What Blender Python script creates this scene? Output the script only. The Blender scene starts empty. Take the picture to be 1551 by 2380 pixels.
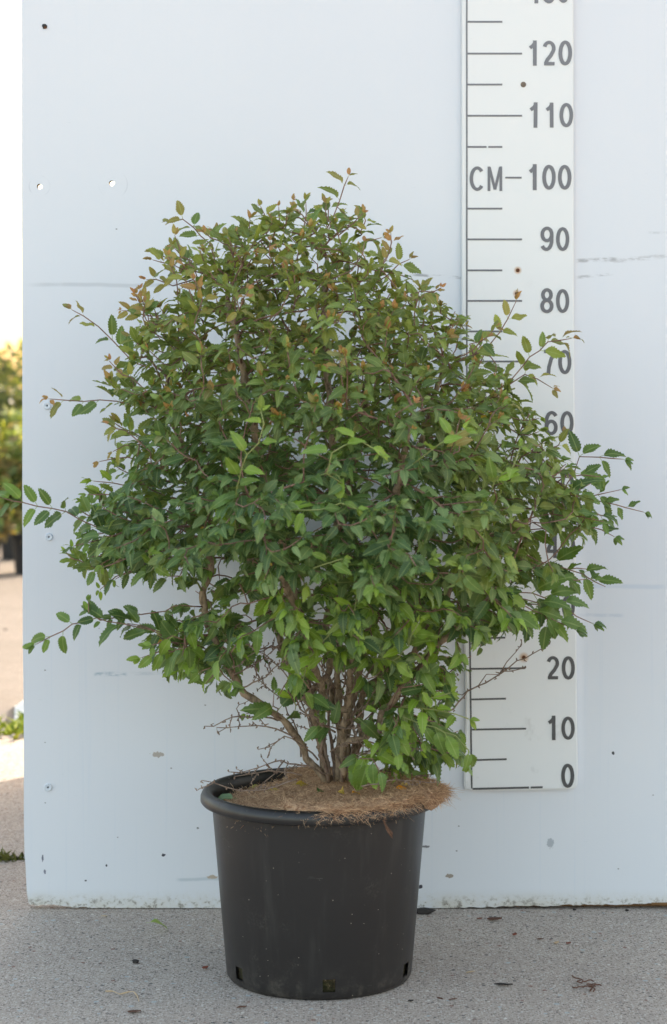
import bpy, bmesh, math, random
import numpy as np
from mathutils import Vector, Matrix
random.seed(11); rng = np.random.default_rng(7)
S = bpy.context.scene
C = S.collection
R = math.radians

# ------------------------------------------------------------------ camera, sky, sun, exposure
CAM_D, CAM_H, FPX, TILT = 3.30, 0.856, 4700.0, R(1.2)       # metres, metres, focal length in 1551 px widths
KS = 290.0 / FPX - math.tan(TILT)
cd = bpy.data.cameras.new('camera'); cam = bpy.data.objects.new('camera', cd); C.objects.link(cam)
cam.location = (0, -CAM_D, CAM_H); cam.rotation_euler = (R(90) - TILT, 0, 0)
cd.sensor_fit = 'HORIZONTAL'; cd.sensor_width = 36; cd.lens = 36 * FPX / 1551.0
cd.shift_y = -KS * FPX / 1551.0
cd.clip_start = 0.05; cd.clip_end = 2000
cd.dof.use_dof = True; cd.dof.focus_distance = 3.02; cd.dof.aperture_fstop = 9.0
S.camera = cam

SUN_AZ, SUN_EL = math.atan2(0.6, 0.8), R(19)                # clockwise from +Y (away from the camera)
w = bpy.data.worlds.new('World'); S.world = w; w.use_nodes = True
nt = w.node_tree; nt.nodes.clear()
sky = nt.nodes.new('ShaderNodeTexSky'); sky.sky_type = 'NISHITA'; sky.sun_disc = False
sky.sun_elevation = SUN_EL; sky.sun_rotation = SUN_AZ; sky.air_density = 1.0; sky.dust_density = 3.0; sky.ozone_density = 1.0
bg = nt.nodes.new('ShaderNodeBackground'); bg.inputs[1].default_value = 0.15
wo = nt.nodes.new('ShaderNodeOutputWorld')
hz = nt.nodes.new('ShaderNodeMixRGB'); hz.blend_type = 'MULTIPLY'; hz.inputs[0].default_value = 1; hz.inputs[2].default_value = (1, .835, .665, 1)   # thin warm haze in the sky
nt.links.new(sky.outputs[0], hz.inputs[1]); nt.links.new(hz.outputs[0], bg.inputs[0]); nt.links.new(bg.outputs[0], wo.inputs[0])
ld = bpy.data.lights.new('sun', 'SUN'); ld.energy = 2.9; ld.angle = R(0.8); ld.color = (1, .87, .72)
sun = bpy.data.objects.new('sun', ld); C.objects.link(sun)
sd = Vector((math.sin(SUN_AZ) * math.cos(SUN_EL), math.cos(SUN_AZ) * math.cos(SUN_EL), math.sin(SUN_EL)))
sun.rotation_euler = sd.to_track_quat('Z', 'Y').to_euler(); sun.location = (4, 6, 5)
S.view_settings.view_transform = 'Standard'; S.view_settings.look = 'None'
S.view_settings.gamma = 1; S.view_settings.use_curve_mapping = False
S.view_settings.exposure = 2.48

# ------------------------------------------------------------------ helpers
def W(u, v, y):
    """point at depth plane y seen at (u, v) in a 1551 x 2380 picture"""
    sx = (u - 775.5) / FPX; sy = (1190.0 - v) / FPX - KS
    dy = math.cos(TILT) + sy * math.sin(TILT); dz = -math.sin(TILT) + sy * math.cos(TILT)
    k = (y + CAM_D) / dy
    return Vector((sx * k, y, CAM_H + dz * k))
def G(u, v, z=0.0):
    """point at height z seen at (u, v)"""
    sx = (u - 775.5) / FPX; sy = (1190.0 - v) / FPX - KS
    dy = math.cos(TILT) + sy * math.sin(TILT); dz = -math.sin(TILT) + sy * math.cos(TILT)
    k = (z - CAM_H) / dz
    return Vector((sx * k, -CAM_D + dy * k, z))
def tag(o, label=None, cat=None, group=None, kind=None):
    if label: o['label'] = label
    if cat: o['category'] = cat
    if group: o['group'] = group
    if kind: o['kind'] = kind
    return o
def empty(name, loc, label, cat, group=None):
    o = bpy.data.objects.new(name, None); C.objects.link(o); o.location = loc; o.empty_display_size = .05
    tag(o, label, cat, group); bpy.context.view_layer.update(); return o
def link(name, me, m=None, parent=None, smooth=False):
    o = bpy.data.objects.new(name, me); C.objects.link(o)
    if m is not None:
        for x in (m if isinstance(m, (list, tuple)) else [m]): me.materials.append(x)
    if parent is not None:
        o.parent = parent; o.matrix_parent_inverse = Matrix.Translation(parent.location).inverted()
    if smooth:
        me.polygons.foreach_set('use_smooth', [True] * len(me.polygons))
    return o
def mesh(name, vs, fs):
    me = bpy.data.meshes.new(name); me.from_pydata([tuple(v) for v in vs], [], fs); me.update(); return me
def recenter(o):
    """put a mesh thing's origin at its own base"""
    me = o.data; n = len(me.vertices); a = np.empty(n * 3); me.vertices.foreach_get('co', a); a = a.reshape(-1, 3)
    c = Vector((float(a[:, 0].mean()), float(a[:, 1].mean()), float(a[:, 2].min())))
    me.transform(Matrix.Translation(-c)); o.location = c
    return o

class Geo:
    def __init__(s): s.v = []; s.f = []; s.m = []
    def tube(s, pts, rad, n=6, m=0, cap=True):
        pts = [Vector(p) for p in pts]
        if len(pts) < 2: return
        b = len(s.v); prev = None
        for i, p in enumerate(pts):
            t = (pts[min(i + 1, len(pts) - 1)] - pts[max(i - 1, 0)])
            if t.length < 1e-9: t = Vector((0, 0, 1))
            t.normalize()
            if prev is None:
                a = t.cross(Vector((.31, .42, .85)));
                if a.length < 1e-3: a = t.cross(Vector((1, 0, 0)))
                a.normalize()
            else:
                a = (prev - t * prev.dot(t));
                if a.length < 1e-6: a = t.orthogonal()
                a.normalize()
            prev = a; c = t.cross(a); r = rad[i] if hasattr(rad, '__len__') else rad
            for k in range(n):
                q = 2 * math.pi * k / n
                s.v.append(p + (a * math.cos(q) + c * math.sin(q)) * r)
        for i in range(len(pts) - 1):
            for k in range(n):
                k2 = (k + 1) % n
                s.f.append((b + i * n + k, b + i * n + k2, b + (i + 1) * n + k2, b + (i + 1) * n + k)); s.m.append(m)
        if cap:
            s.f.append(tuple(b + k for k in range(n))[::-1]); s.m.append(m)
            s.f.append(tuple(b + (len(pts) - 1) * n + k for k in range(n))); s.m.append(m)
    def box(s, x0, x1, y0, y1, z0, z1, m=0):
        b = len(s.v)
        s.v += [Vector(p) for p in ((x0, y0, z0), (x1, y0, z0), (x1, y1, z0), (x0, y1, z0), (x0, y0, z1), (x1, y0, z1), (x1, y1, z1), (x0, y1, z1))]
        for f in ((3, 2, 1, 0), (4, 5, 6, 7), (0, 1, 5, 4), (1, 2, 6, 5), (2, 3, 7, 6), (3, 0, 4, 7)):
            s.f.append(tuple(b + i for i in f)); s.m.append(m)
    def poly(s, pts, m=0):
        b = len(s.v); s.v += [Vector(p) for p in pts]; s.f.append(tuple(range(b, b + len(pts)))); s.m.append(m)
    def prism(s, outline, y0, y1, m=0):
        """outline in (x, z), counter clockwise seen from -y; thickness y0 (front) .. y1 (back)"""
        b = len(s.v); n = len(outline)
        for y in (y0, y1): s.v += [Vector((x, y, z)) for x, z in outline]
        s.f.append(tuple(b + i for i in range(n))); s.m.append(m)
        s.f.append(tuple(b + n + i for i in range(n))[::-1]); s.m.append(m)
        for i in range(n):
            j = (i + 1) % n; s.f.append((b + j, b + i, b + n + i, b + n + j)); s.m.append(m)
    def lathe(s, prof, n, c=(0, 0, 0), skip=None, m=0, tilt=None):
        b = len(s.v); k = len(prof)
        for i in range(n):
            a = 2 * math.pi * i / n
            for r, z in prof: s.v.append(Vector((c[0] + r * math.cos(a), c[1] + r * math.sin(a), c[2] + z)))
        for i in range(n):
            i2 = (i + 1) % n
            for j in range(k - 1):
                if skip and skip(i, j): continue
                s.f.append((b + i * k + j, b + i2 * k + j, b + i2 * k + j + 1, b + i * k + j + 1)); s.m.append(m)
    def obj(s, name, mat, parent=None, smooth=False):
        me = mesh(name, s.v, s.f); o = link(name, me, mat, parent, smooth)
        me.polygons.foreach_set('material_index', s.m)
        return o

# ------------------------------------------------------------------ node helpers
class NT:
    def __init__(s, name):
        s.mat = bpy.data.materials.new(name); s.mat.use_nodes = True; s.t = s.mat.node_tree
        s.p = s.t.nodes['Principled BSDF']; s.out = s.t.nodes['Material Output']
    def n(s, kind, **kw):
        d = s.t.nodes.new('ShaderNode' + kind)
        for k, x in kw.items():
            if k in ('inputs',):
                for i, val in x.items(): s.set(d.inputs[i], val)
            else: setattr(d, k, x)
        return d
    def set(s, sock, val):
        if isinstance(val, bpy.types.NodeSocket): s.t.links.new(val, sock)
        else: sock.default_value = val
    def math(s, op, a, b=0.0, c=None, clamp=False):
        d = s.n('Math', operation=op, use_clamp=clamp); s.set(d.inputs[0], a); s.set(d.inputs[1], b)
        if c is not None: s.set(d.inputs[2], c)
        return d.outputs[0]
    def mix(s, f, a, b, mode='MIX'):
        d = s.n('MixRGB', blend_type=mode); s.set(d.inputs[0], f); s.set(d.inputs[1], a); s.set(d.inputs[2], b); return d.outputs[0]
    def ramp(s, x, *st, interp='LINEAR'):
        d = s.n('ValToRGB'); s.set(d.inputs[0], x); e = d.color_ramp; e.interpolation = interp
        e.elements[0].position, e.elements[0].color = st[0][0], st[0][1]
        e.elements[1].position, e.elements[1].color = st[-1][0], st[-1][1]
        for p, c in st[1:-1]:
            q = e.elements.new(p); q.color = c
        return d.outputs[0]
    def noise(s, vec, scale, detail=4, rough=.5, dist=0.0):
        d = s.n('TexNoise'); s.set(d.inputs['Vector'], vec); d.inputs['Scale'].default_value = scale
        d.inputs['Detail'].default_value = detail; d.inputs['Roughness'].default_value = rough; d.inputs['Distortion'].default_value = dist
        return d.outputs[0]
    def sstep(s, x, a, b, lo=0.0, hi=1.0):
        d = s.n('MapRange', interpolation_type='SMOOTHSTEP'); s.set(d.inputs[0], x)
        for i, q in enumerate((a, b, lo, hi)): s.set(d.inputs[i + 1], q)
        return d.outputs[0]
    def scaled(s, vec, sc, loc=(0, 0, 0), rot=(0, 0, 0)):
        d = s.n('Mapping', vector_type='POINT'); s.set(d.inputs[0], vec); d.inputs['Scale'].default_value = sc
        d.inputs['Location'].default_value = loc; d.inputs['Rotation'].default_value = rot; return d.outputs[0]
    def bump(s, h, strength=.2, dist=.002):
        d = s.n('Bump'); s.set(d.inputs['Height'], h); d.inputs['Strength'].default_value = strength; d.inputs['Distance'].default_value = dist
        s.t.links.new(d.outputs[0], s.p.inputs['Normal']); return d
def g4(x): return (x, x, x, 1)
def col(r, g, b): return (r, g, b, 1)
def simple(name, c, rough=.6, var=.25, scale=40, spec=.4, bump=0):
    N = NT(name); g = N.n('NewGeometry').outputs['Position']; f = N.noise(g, scale)
    N.set(N.p.inputs['Base Color'], N.mix(f, col(*[x * (1 - var) for x in c]), col(*[min(1, x * (1 + var)) for x in c])))
    N.p.inputs['Roughness'].default_value = rough; N.p.inputs['Specular IOR Level'].default_value = spec
    if bump: N.bump(f, bump, .002)
    return N.mat

# ------------------------------------------------------------------ materials: panel, ruler, ground
def px_streak(N, pos, u0, v0, u1, v1, thick, strength, nscale, seed, y=0.0, cut=.42):
    """soft edged smear between two places on the panel, broken up by noise"""
    a, b = W(u0, v0, y), W(u1, v1, y); c = (a + b) / 2; L = (b - a).length / 2; ang = math.atan2(b.z - a.z, b.x - a.x)
    sub = N.n('VectorMath', operation='SUBTRACT'); N.set(sub.inputs[0], pos); sub.inputs[1].default_value = c
    rot = N.n('VectorRotate', rotation_type='Y_AXIS'); N.set(rot.inputs['Vector'], sub.outputs[0]); rot.inputs['Angle'].default_value = ang
    mul = N.n('VectorMath', operation='MULTIPLY'); N.set(mul.inputs[0], rot.outputs[0]); mul.inputs[1].default_value = (1 / L, 0, 1 / (thick / 1424.0))
    ab = N.n('SeparateXYZ'); N.set(ab.inputs[0], mul.outputs[0])
    wob = N.noise(N.scaled(pos, (9, 1, 3), (seed, 0, 0)), 1.0, 2)
    zz = N.math('ABSOLUTE', N.math('ADD', ab.outputs[2], N.math('MULTIPLY', N.math('SUBTRACT', wob, .5), 2.4)))
    m1 = N.sstep(zz, .2, 1.0, 1, 0); m2 = N.sstep(N.math('ABSOLUTE', ab.outputs[0]), .7, 1.0, 1, 0)
    nz = N.sstep(N.noise(N.scaled(pos, (nscale * .5, 1, nscale * 1.5), (0, seed, 0)), 1.0, 5, .7), cut, cut + .2)
    return N.math('MULTIPLY', N.math('MULTIPLY', m1, m2), N.math('MULTIPLY', nz, strength))
def panel_paint():
    N = NT('panel_paint'); pos = N.n('NewGeometry').outputs['Position']
    sx = N.n('SeparateXYZ'); N.set(sx.inputs[0], pos); z = sx.outputs[2]
    big = N.noise(N.scaled(pos, (2.2, 1, 1.1)), 1.0, 3)
    weave = N.noise(N.scaled(pos, (160, 1, 500)), 1.0, 2)
    base = N.mix(big, col(.685, .71, .775), col(.745, .765, .81))
    base = N.mix(N.math('MULTIPLY', weave, .12), base, col(.58, .63, .70))
    # smears left by rubbing plants and pots
    for (u0, v0, u1, v1, th, st, c, ns, cut) in (
            (1335, 606, 1440, 605, 7, .6, (.20, .20, .21), 90, .40), (1400, 606, 1560, 597, 8, .4, (.22, .22, .23), 90, .42),
            (1335, 646, 1430, 637, 5, .6, (.16, .16, .17), 60, .40), (50, 662, 480, 661, 7, .42, (.42, .44, .47), 30, .25),
            (950, 636, 1084, 646, 5, .7, (.20, .20, .22), 60, .40), (215, 1570, 300, 1566, 7, .8, (.25, .36, .46), 70, .38), (290, 1566, 560, 1557, 6, .45, (.40, .47, .55), 60, .40),
            (405, 2042, 520, 2044, 6, .5, (.38, .46, .52), 40, .3), (1340, 1366, 1560, 1362, 8, .35, (.42, .52, .66), 30, .3),
            (1340, 1432, 1455, 1431, 6, .4, (.42, .50, .62), 50, .35), (470, 1425, 700, 1418, 8, .5, (.50, .52, .56), 60, .35),
            (560, 1455, 700, 1437, 5, .4, (.46, .48, .52), 60, .35), (1505, 540, 1560, 541, 4, .5, (.4, .42, .45), 60, .35),
            (1600, 900, 1900, 905, 5, .5, (.3, .3, .32), 60, .35)):
        m = px_streak(N, pos, u0, v0, u1, v1, th, st, ns, u0 * .13 + v0, cut=cut); base = N.mix(m, base, col(*c))
    # chips
    for (u, v, a, b, c) in ((367, 1754, 16, 7, (.42, .38, .35)), (493, 2039, 13, 5, (.45, .38, .31)), (1045, 2036, 11, 5, (.34, .29, .25)),
                            (1426, 1750, 4, 5, (.06, .06, .07)), (380, 1988, 5, 4, (.04, .04, .06)), (978, 2061, 5, 6, (.05, .05, .07)), (990, 1968, 12, 3, (.2, .2, .22)),
                            (247, 2012, 3, 3, (.05, .05, .07)), (99, 1995, 2.5, 10, (.15, .15, .2)), (104, 2027, 3, 7, (.22, .22, .28)), (1280, 1960, 9, 14, (.42, .45, .50)),
                            (199, 2047, 3, 2, (.05, .05, .07)), (660, 1520, 5, 4, (.4, .42, .45)), (460, 1925, 3, 3, (.2, .2, .2))):
        cc = W(u, v, 0); d = N.n('VectorMath', operation='SUBTRACT'); N.set(d.inputs[0], pos); d.inputs[1].default_value = cc
        e = N.n('VectorMath', operation='MULTIPLY'); N.set(e.inputs[0], d.outputs[0]); e.inputs[1].default_value = (1424 / a, 0, 1424 / b)
        l = N.n('VectorMath', operation='LENGTH'); N.set(l.inputs[0], e.outputs[0])
        q = N.math('ADD', l.outputs['Value'], N.math('MULTIPLY', N.math('SUBTRACT', N.noise(pos, 260, 3), .5), 1.6))
        base = N.mix(N.sstep(q, .75, .95, 1, 0), base, col(*c))
    # rings pressed round the two drill holes
    for (u, v, r) in ((92, 432, 24), (263, 428, 33)):
        cc = W(u, v, 0); d = N.n('VectorMath', operation='DISTANCE'); N.set(d.inputs[0], pos); d.inputs[1].default_value = cc
        ring = N.sstep(N.math('ABSOLUTE', N.math('SUBTRACT', d.outputs['Value'], r / 1424)), .0, .0016, 1, 0)
        base = N.mix(N.math('MULTIPLY', ring, N.sstep(N.noise(pos, 30, 3), .5, .7, 0, .28)), base, col(.36, .38, .44))
    # little dark specks all over, more of them low down
    vo = N.n('TexVoronoi'); N.set(vo.inputs['Vector'], N.scaled(pos, (1, 1, 1.4))); vo.inputs['Scale'].default_value = 34
    sepc = N.n('SeparateColor'); N.set(sepc.inputs[0], vo.outputs['Color'])
    sp = N.math('MULTIPLY', N.math('LESS_THAN', vo.outputs['Distance'], .055), N.math('GREATER_THAN', sepc.outputs[0], N.sstep(z, .1, .9, .80, .97)))
    base = N.mix(N.math('MULTIPLY', sp, .75), base, col(.16, .15, .16))
    # fine scratches
    sc = N.noise(N.scaled(pos, (22, 1, 260), (3, 0, 1), (0, .12, 0)), 1.0, 3, .6)
    base = N.mix(N.sstep(sc, .70, .78, 0, .3), base, col(.42, .45, .50))
    run = N.noise(N.scaled(pos, (140, 1, 1.6)), 1.0, 3, .6)
    base = N.mix(N.math('MULTIPLY', N.sstep(run, .55, .8), N.sstep(z, 0.0, 1.0, .6, .1)), base, col(.60, .66, .76))
    # grime along the wet bottom edge
    gn = N.noise(N.scaled(pos, (90, 1, 110)), 1.0, 6, .72); gz = N.sstep(z, .006, .026, 1, 0)
    gz2 = N.noise(N.scaled(pos, (6, 1, 2), (1.7, 0, 0)), 1.0, 3)
    g = N.math('MULTIPLY', gz, N.sstep(N.math('ADD', gn, N.math('MULTIPLY', gz2, .5)), .76, .86))
    base = N.mix(N.math('MULTIPLY', N.sstep(z, .004, .036, .85, 0), N.sstep(N.math('ADD', gz2, N.math('MULTIPLY', gn, .5)), .55, .85)), base, col(.58, .545, .47))
    base = N.mix(N.math('MULTIPLY', g, .8), base, col(.17, .15, .13))
    N.set(N.p.inputs['Base Color'], base); N.p.inputs['Roughness'].default_value = .48; N.p.inputs['Specular IOR Level'].default_value = .35
    N.bump(N.math('ADD', weave, N.math('MULTIPLY', big, 2)), .10, .0008)
    return N.mat
def ruler_paint():
    N = NT('ruler_paint'); pos = N.n('NewGeometry').outputs['Position']
    sx = N.n('SeparateXYZ'); N.set(sx.inputs[0], pos); z = sx.outputs[2]
    base = N.mix(N.noise(pos, 3, 3), col(.74, .75, .77), col(.78, .79, .80))
    g = N.sstep(N.noise(N.scaled(pos, (26, 1, 18)), 1.0, 5, .7), .56, .78)
    base = N.mix(N.math('MULTIPLY', g, N.sstep(z, .15, .5, .7, .10)), base, col(.48, .47, .47))
    g2 = N.sstep(N.noise(N.scaled(pos, (90, 1, 30)), 1.0, 4, .7), .70, .80)
    base = N.mix(N.math('MULTIPLY', g2, .5), base, col(.42, .40, .38))
    sc = N.noise(N.scaled(pos, (30, 1, 200), (2, 0, 1), (0, -.1, 0)), 1.0, 3, .6)
    base = N.mix(N.sstep(sc, .70, .78, 0, .3), base, col(.5, .5, .52))
    for (u, v, r) in ((1217, 196, 0), (1204, 628, 11), (1202, 682, 12), (1218, 1528, 15)):
        if not r: continue
        d = N.n('VectorMath', operation='DISTANCE'); N.set(d.inputs[0], pos); d.inputs[1].default_value = W(u, v, -.0115)
        base = N.mix(N.sstep(d.outputs['Value'], .003, r / 1424, .75, 0), base, col(.50, .26, .10))
    N.set(N.p.inputs['Base Color'], base); N.p.inputs['Roughness'].default_value = .38
    N.bump(N.noise(pos, 6, 2), .15, .004)
    return N.mat
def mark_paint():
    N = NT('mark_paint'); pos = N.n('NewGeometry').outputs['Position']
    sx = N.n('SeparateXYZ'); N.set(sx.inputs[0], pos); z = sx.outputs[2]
    c = N.mix(N.sstep(z, .25, 1.7), col(.040, .040, .043), col(.19, .195, .225))  # hazy glare put into the colour: marks get paler with height
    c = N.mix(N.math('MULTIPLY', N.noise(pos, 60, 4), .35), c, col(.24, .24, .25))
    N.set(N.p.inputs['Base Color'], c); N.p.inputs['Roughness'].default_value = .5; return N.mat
def concrete(name, c0, c1, speck=1.0, bright=1.0):
    N = NT(name); pos = N.n('NewGeometry').outputs['Position']
    big = N.noise(pos, 2.3, 5, .6); fine = N.noise(pos, 260, 4, .7); mid = N.noise(pos, 34, 4, .6)
    b = N.mix(N.sstep(big, .3, .7), col(*c0), col(*c1))
    b = N.mix(N.sstep(fine, .30, .68, 0, .85), b, col(*[x * .42 for x in c0]))
    b = N.mix(N.sstep(N.noise(pos, 1.1, 6, .7, .6), .48, .62, 0, .22), b, col(*[x * .6 for x in c0]))
    b = N.mix(N.sstep(N.noise(pos, 9, 5, .65), .45, .75, 0, .5), b, col(*[x * .62 for x in c0]))
    b = N.mix(N.sstep(mid, .42, .75, 0, .6), b, col(*[x * .66 for x in c0]))
    def specks(scale, thr, keep, colr, seed, amt):
        nonlocal b
        v = N.n('TexVoronoi'); N.set(v.inputs['Vector'], N.scaled(pos, (1, 1.0, 1), (seed, seed * 2, 0))); v.inputs['Scale'].default_value = scale
        s = N.n('SeparateColor'); N.set(s.inputs[0], v.outputs['Color'])
        thr2 = N.math('MULTIPLY', s.outputs[1], thr)
        m = N.math('MULTIPLY', N.math('LESS_THAN', v.outputs['Distance'], N.math('ADD', thr2, thr * .4)), N.math('GREATER_THAN', s.outputs[0], keep))
        b = N.mix(N.math('MULTIPLY', m, amt * speck), b, col(*colr))
    specks(300, .42, .55, [x * .25 for x in c0], 1.3, .75)
    specks(270, .42, .70, (.60, .57, .52), 4.7, .7)
    specks(130, .28, .90, (.06, .06, .065), 2.1, .75)
    specks(120, .26, .955, (.72, .69, .62), 7.9, .7)
    specks(110, .28, .965, (.20, .07, .045), 9.2, .7)
    specks(100, .32, .95, (.42, .47, .48), 5.5, .7)
    N.set(N.p.inputs['Base Color'], b); N.p.inputs['Roughness'].default_value = .85; N.p.inputs['Specular IOR Level'].default_value = .25
    N.bump(N.math('ADD', fine, N.math('MULTIPLY', mid, 1.5)), .6, .0022)
    return N.mat
M = {}
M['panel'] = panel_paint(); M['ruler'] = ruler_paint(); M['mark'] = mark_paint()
M['conc'] = concrete('slab_concrete', (.56, .475, .41), (.68, .59, .51), 1.1)
M['yard'] = concrete('yard_concrete', (.20, .18, .162), (.27, .245, .225), .3)
M['wood'] = simple('raw_wood', (.20, .11, .05), .8, .4, 60, .2, .3)
M['rust'] = simple('rust', (.12, .05, .025), .8, .6, 500, .2)
M['screw'] = simple('painted_screw', (.62, .67, .74), .35, .08, 300, .5)
M['nail'] = simple('weathered_nail', (.17, .13, .10), .6, .5, 400)
M['dark'] = simple('dark_recess', (.03, .028, .028), .7, .3, 200)
M['bare'] = simple('bare_timber', (.30, .21, .13), .8, .3, 30, .2)

# ------------------------------------------------------------------ ground
def sheet(name, x0, x1, y0, y1, z, mat, joint=None):
    g = Geo(); g.box(x0, x1, y0, y1, z - .12, z); o = g.obj(name, mat); tag(o, kind='structure'); return o
YJ = G(30, 1998).y                     # joint between the slabs, seen left of the panel
YE = G(30, 1712).y                     # far edge of the second slab
front_slab = sheet('pavement', -9, 9, -12, YJ - .006, 0, M['conc'])
back_slab = sheet('pavement', -9, 9, YJ + .010, YE, .002, M['conc'])
g = Geo(); g.poly([(-400, -400, -.02), (400, -400, -.02), (400, 900, -.02), (-400, 900, -.02)])
yard = g.obj('ground', M['yard']); tag(yard, kind='structure')

# ------------------------------------------------------------------ white panel (free standing screen)
YB = 0.0; TH = 0.015
panel = empty('screen', (1.0, 0.0, 0.0), 'large pale blue-white painted wooden screen with chipped lower edge standing on the concrete', 'screen')
left_edge = [(50, -40), (50, 400), (51, 800), (52, 1200), (53, 1500), (55, 1650), (56, 1900), (57, 1990), (59, 2010), (60, 2040), (62, 2055), (63, 2075), (66, 2095)]
bot = [(70, 2102), (90, 2105), (120, 2104), (150, 2106), (172, 2109), (200, 2109), (226, 2112), (250, 2110), (274, 2113), (300, 2112), (330, 2114), (352, 2111), (380, 2113), (420, 2112), (470, 2112), (520, 2113), (700, 2114), (960, 2112), (1000, 2112), (1060, 2111), (1120, 2109), (1180, 2108), (1240, 2106), (1300, 2105), (1350, 2103), (1400, 2103), (1450, 2102), (1500, 2100), (1551, 2098), (1900, 2092)]
def jig(lst, amp, n):
    out = []
    for (a, b) in zip(lst[:-1], lst[1:]):
        for k in range(n):
            t = k / n; out.append((a[0] + (b[0] - a[0]) * t, a[1] + (b[1] - a[1]) * t + random.uniform(-amp, amp)))
    out.append(lst[-1]); return out
zt = 2.7
pl = [(W(u, v, YB).x, W(u, v, YB).z) for u, v in left_edge]
pl = [(pl[0][0], zt)] + [(x + random.uniform(-.0006, .0006), z) for x, z in pl]
pb = [(W(u, v, YB).x, max(.0015, W(u, v, YB).z)) for u, v in jig(bot, 1.9, 6)]
outline = pl + pb + [(2.6, pb[-1][1]), (2.6, zt)]
cu = bpy.data.curves.new('panel_curve', 'CURVE'); cu.dimensions = '2D'; cu.fill_mode = 'BOTH'; cu.extrude = TH / 2
def spl(pts):
    s = cu.splines.new('POLY'); s.points.add(len(pts) - 1)
    for p, q in zip(s.points, pts): p.co = (q[0], q[1], 0, 1)
    s.use_cyclic_u = True
spl(outline)
for u, v, r in ((92, 433, 6.2), (260, 425.5, 6.5)):
    c = W(u, v, YB); spl([(c.x + r / 1424 * math.cos(a) * random.uniform(.92, 1.08), c.z + r / 1424 * math.sin(a) * random.uniform(.92, 1.08)) for a in [2 * math.pi * i / 18 for i in range(18)]])
co = bpy.data.objects.new('tmp', cu); C.objects.link(co); bpy.context.view_layer.update()
me = bpy.data.meshes.new_from_object(co.evaluated_get(bpy.context.evaluated_depsgraph_get())); bpy.data.objects.remove(co)
me.transform(Matrix.Translation((0, TH / 2, 0)) @ Matrix.Rotation(R(90), 4, 'X'))
board = link('board', me, None, panel)
me.materials.clear(); me.materials.append(M['panel']); me.materials.append(M['wood'])
for p in me.polygons: p.material_index = 0 if abs(p.normal.y) > .7 else 1
# chipped strip of bare wood at the lower right corner of the view
g = Geo(); g.box(W(1515, 2100, 0).x, W(1560, 2100, 0).x, -.0015, .010, W(1530, 2103, 0).z, W(1530, 2098, 0).z); g.obj('bare_edge', M['wood'], panel)
g = Geo(); g.box(-.28, 2.58, TH + .002, TH + .060, .0005, .09); g.obj('sun_stop_rail', M['wood'], panel)  # unseen rail added to stop sun leaking under the board
# unseen panel added to shade left ground; studs that the screen stands with
g = Geo(); g.box(-.30, -.282, TH + .001, 1.62, .004, 2.65); g.obj('shade_panel', M['bare'], panel)
for x in (0.25, 0.95, 1.65, 2.35):
    g = Geo(); g.box(x, x + .045, TH + .001, TH + .056, .091, 2.68); g.obj('stud', M['bare'], panel)
def screw(u, v, r=9, rusty=False):
    c = W(u, v, YB); rr = r / 1424
    g = Geo(); prof = [(rr * .20, -.0012), (rr * .30, -.0026), (rr * .82, -.0031), (rr, -.0016), (rr, .0)]
    for i in range(24):
        a = 2 * math.pi * i / 24
        for q, d in prof: g.v.append(Vector((c.x + q * math.cos(a), c.y + d, c.z + q * math.sin(a))))
    for i in range(24):
        for j in range(4):
            k = (i + 1) % 24; g.f.append((i * 5 + j, i * 5 + j + 1, k * 5 + j + 1, k * 5 + j)); g.m.append(0)
    g.f.append(tuple(i * 5 for i in range(24))); g.m.append(1)
    g.obj('screw', [M['screw'], M['rust'] if rusty else M['dark']], panel)
screw(110, 943); screw(114, 1248); screw(112, 1830, 9.5)
# the torn screw hole near the top
c = W(104, 62, YB)
g = Geo(); g.prism([(c.x + r_ * math.cos(a), c.z + r_ * math.sin(a)) for a, r_ in [(2 * math.pi * i / 11, random.uniform(.0030, .0056)) for i in range(11)]], -.0008, .0); g.obj('torn_hole', M['dark'], panel)
g = Geo(); g.prism([(c.x + .0012 + r_ * math.cos(a), c.z - .0010 + r_ * math.sin(a)) for a, r_ in [(2 * math.pi * i / 9, random.uniform(.0016, .0026)) for i in range(9)]], -.0022, -.0008); g.obj('screw_stub', M['rust'], panel)

# ------------------------------------------------------------------ height scale
YR = -0.012
scale = empty('height_scale', (W(1210, 1836, YR).x, YR, W(1210, 1836, YR).z), 'white centimetre height scale board with black numbers hanging on the painted screen', 'ruler')
def rl(v): return 1074 + (0 if v < 900 else (v - 900) * 9 / 930)
def rr_(v): return 1334 + (v / 700. if v < 700 else 1 + (v - 700) * 9 / 1130)
vs_ = [-160] + list(range(0, 1800, 60)) + [1815, 1828]
o1 = []
for v in vs_: o1.append((rl(v) + (2.5 * math.sin((v - 1450) / 90) if v > 1500 else 0) - (1.5 if v > 1780 else 0), v))
o1 += [(1082, 1836), (1100, 1838.5), (1160, 1838), (1230, 1837.5), (1290, 1836), (1328, 1834.5), (1338, 1832), (1343, 1826)]
for v in reversed(vs_[:-1]): o1.append((rr_(v) + (.8 if v > 1700 else 0), v))
bm = bmesh.new()
fr = [bm.verts.new(W(u, v, YR)) for u, v in o1]; f = bm.faces.new(fr)
ex = bmesh.ops.extrude_face_region(bm, geom=[f]); vv = [e for e in ex['geom'] if isinstance(e, bmesh.types.BMVert)]
for v in vv: v.co.y = -.002
bmesh.ops.recalc_face_normals(bm, faces=bm.faces)
ee = [e for e in bm.edges if all(abs(v.co.y - YR) < 1e-5 for v in e.verts)]
bmesh.ops.bevel(bm, geom=ee, offset=.0022, segments=3, affect='EDGES')
me = bpy.data.meshes.new('plate'); bm.to_mesh(me); bm.free(); plate = link('plate', me, M['ruler'], scale)
YM = YR - .0006
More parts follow.
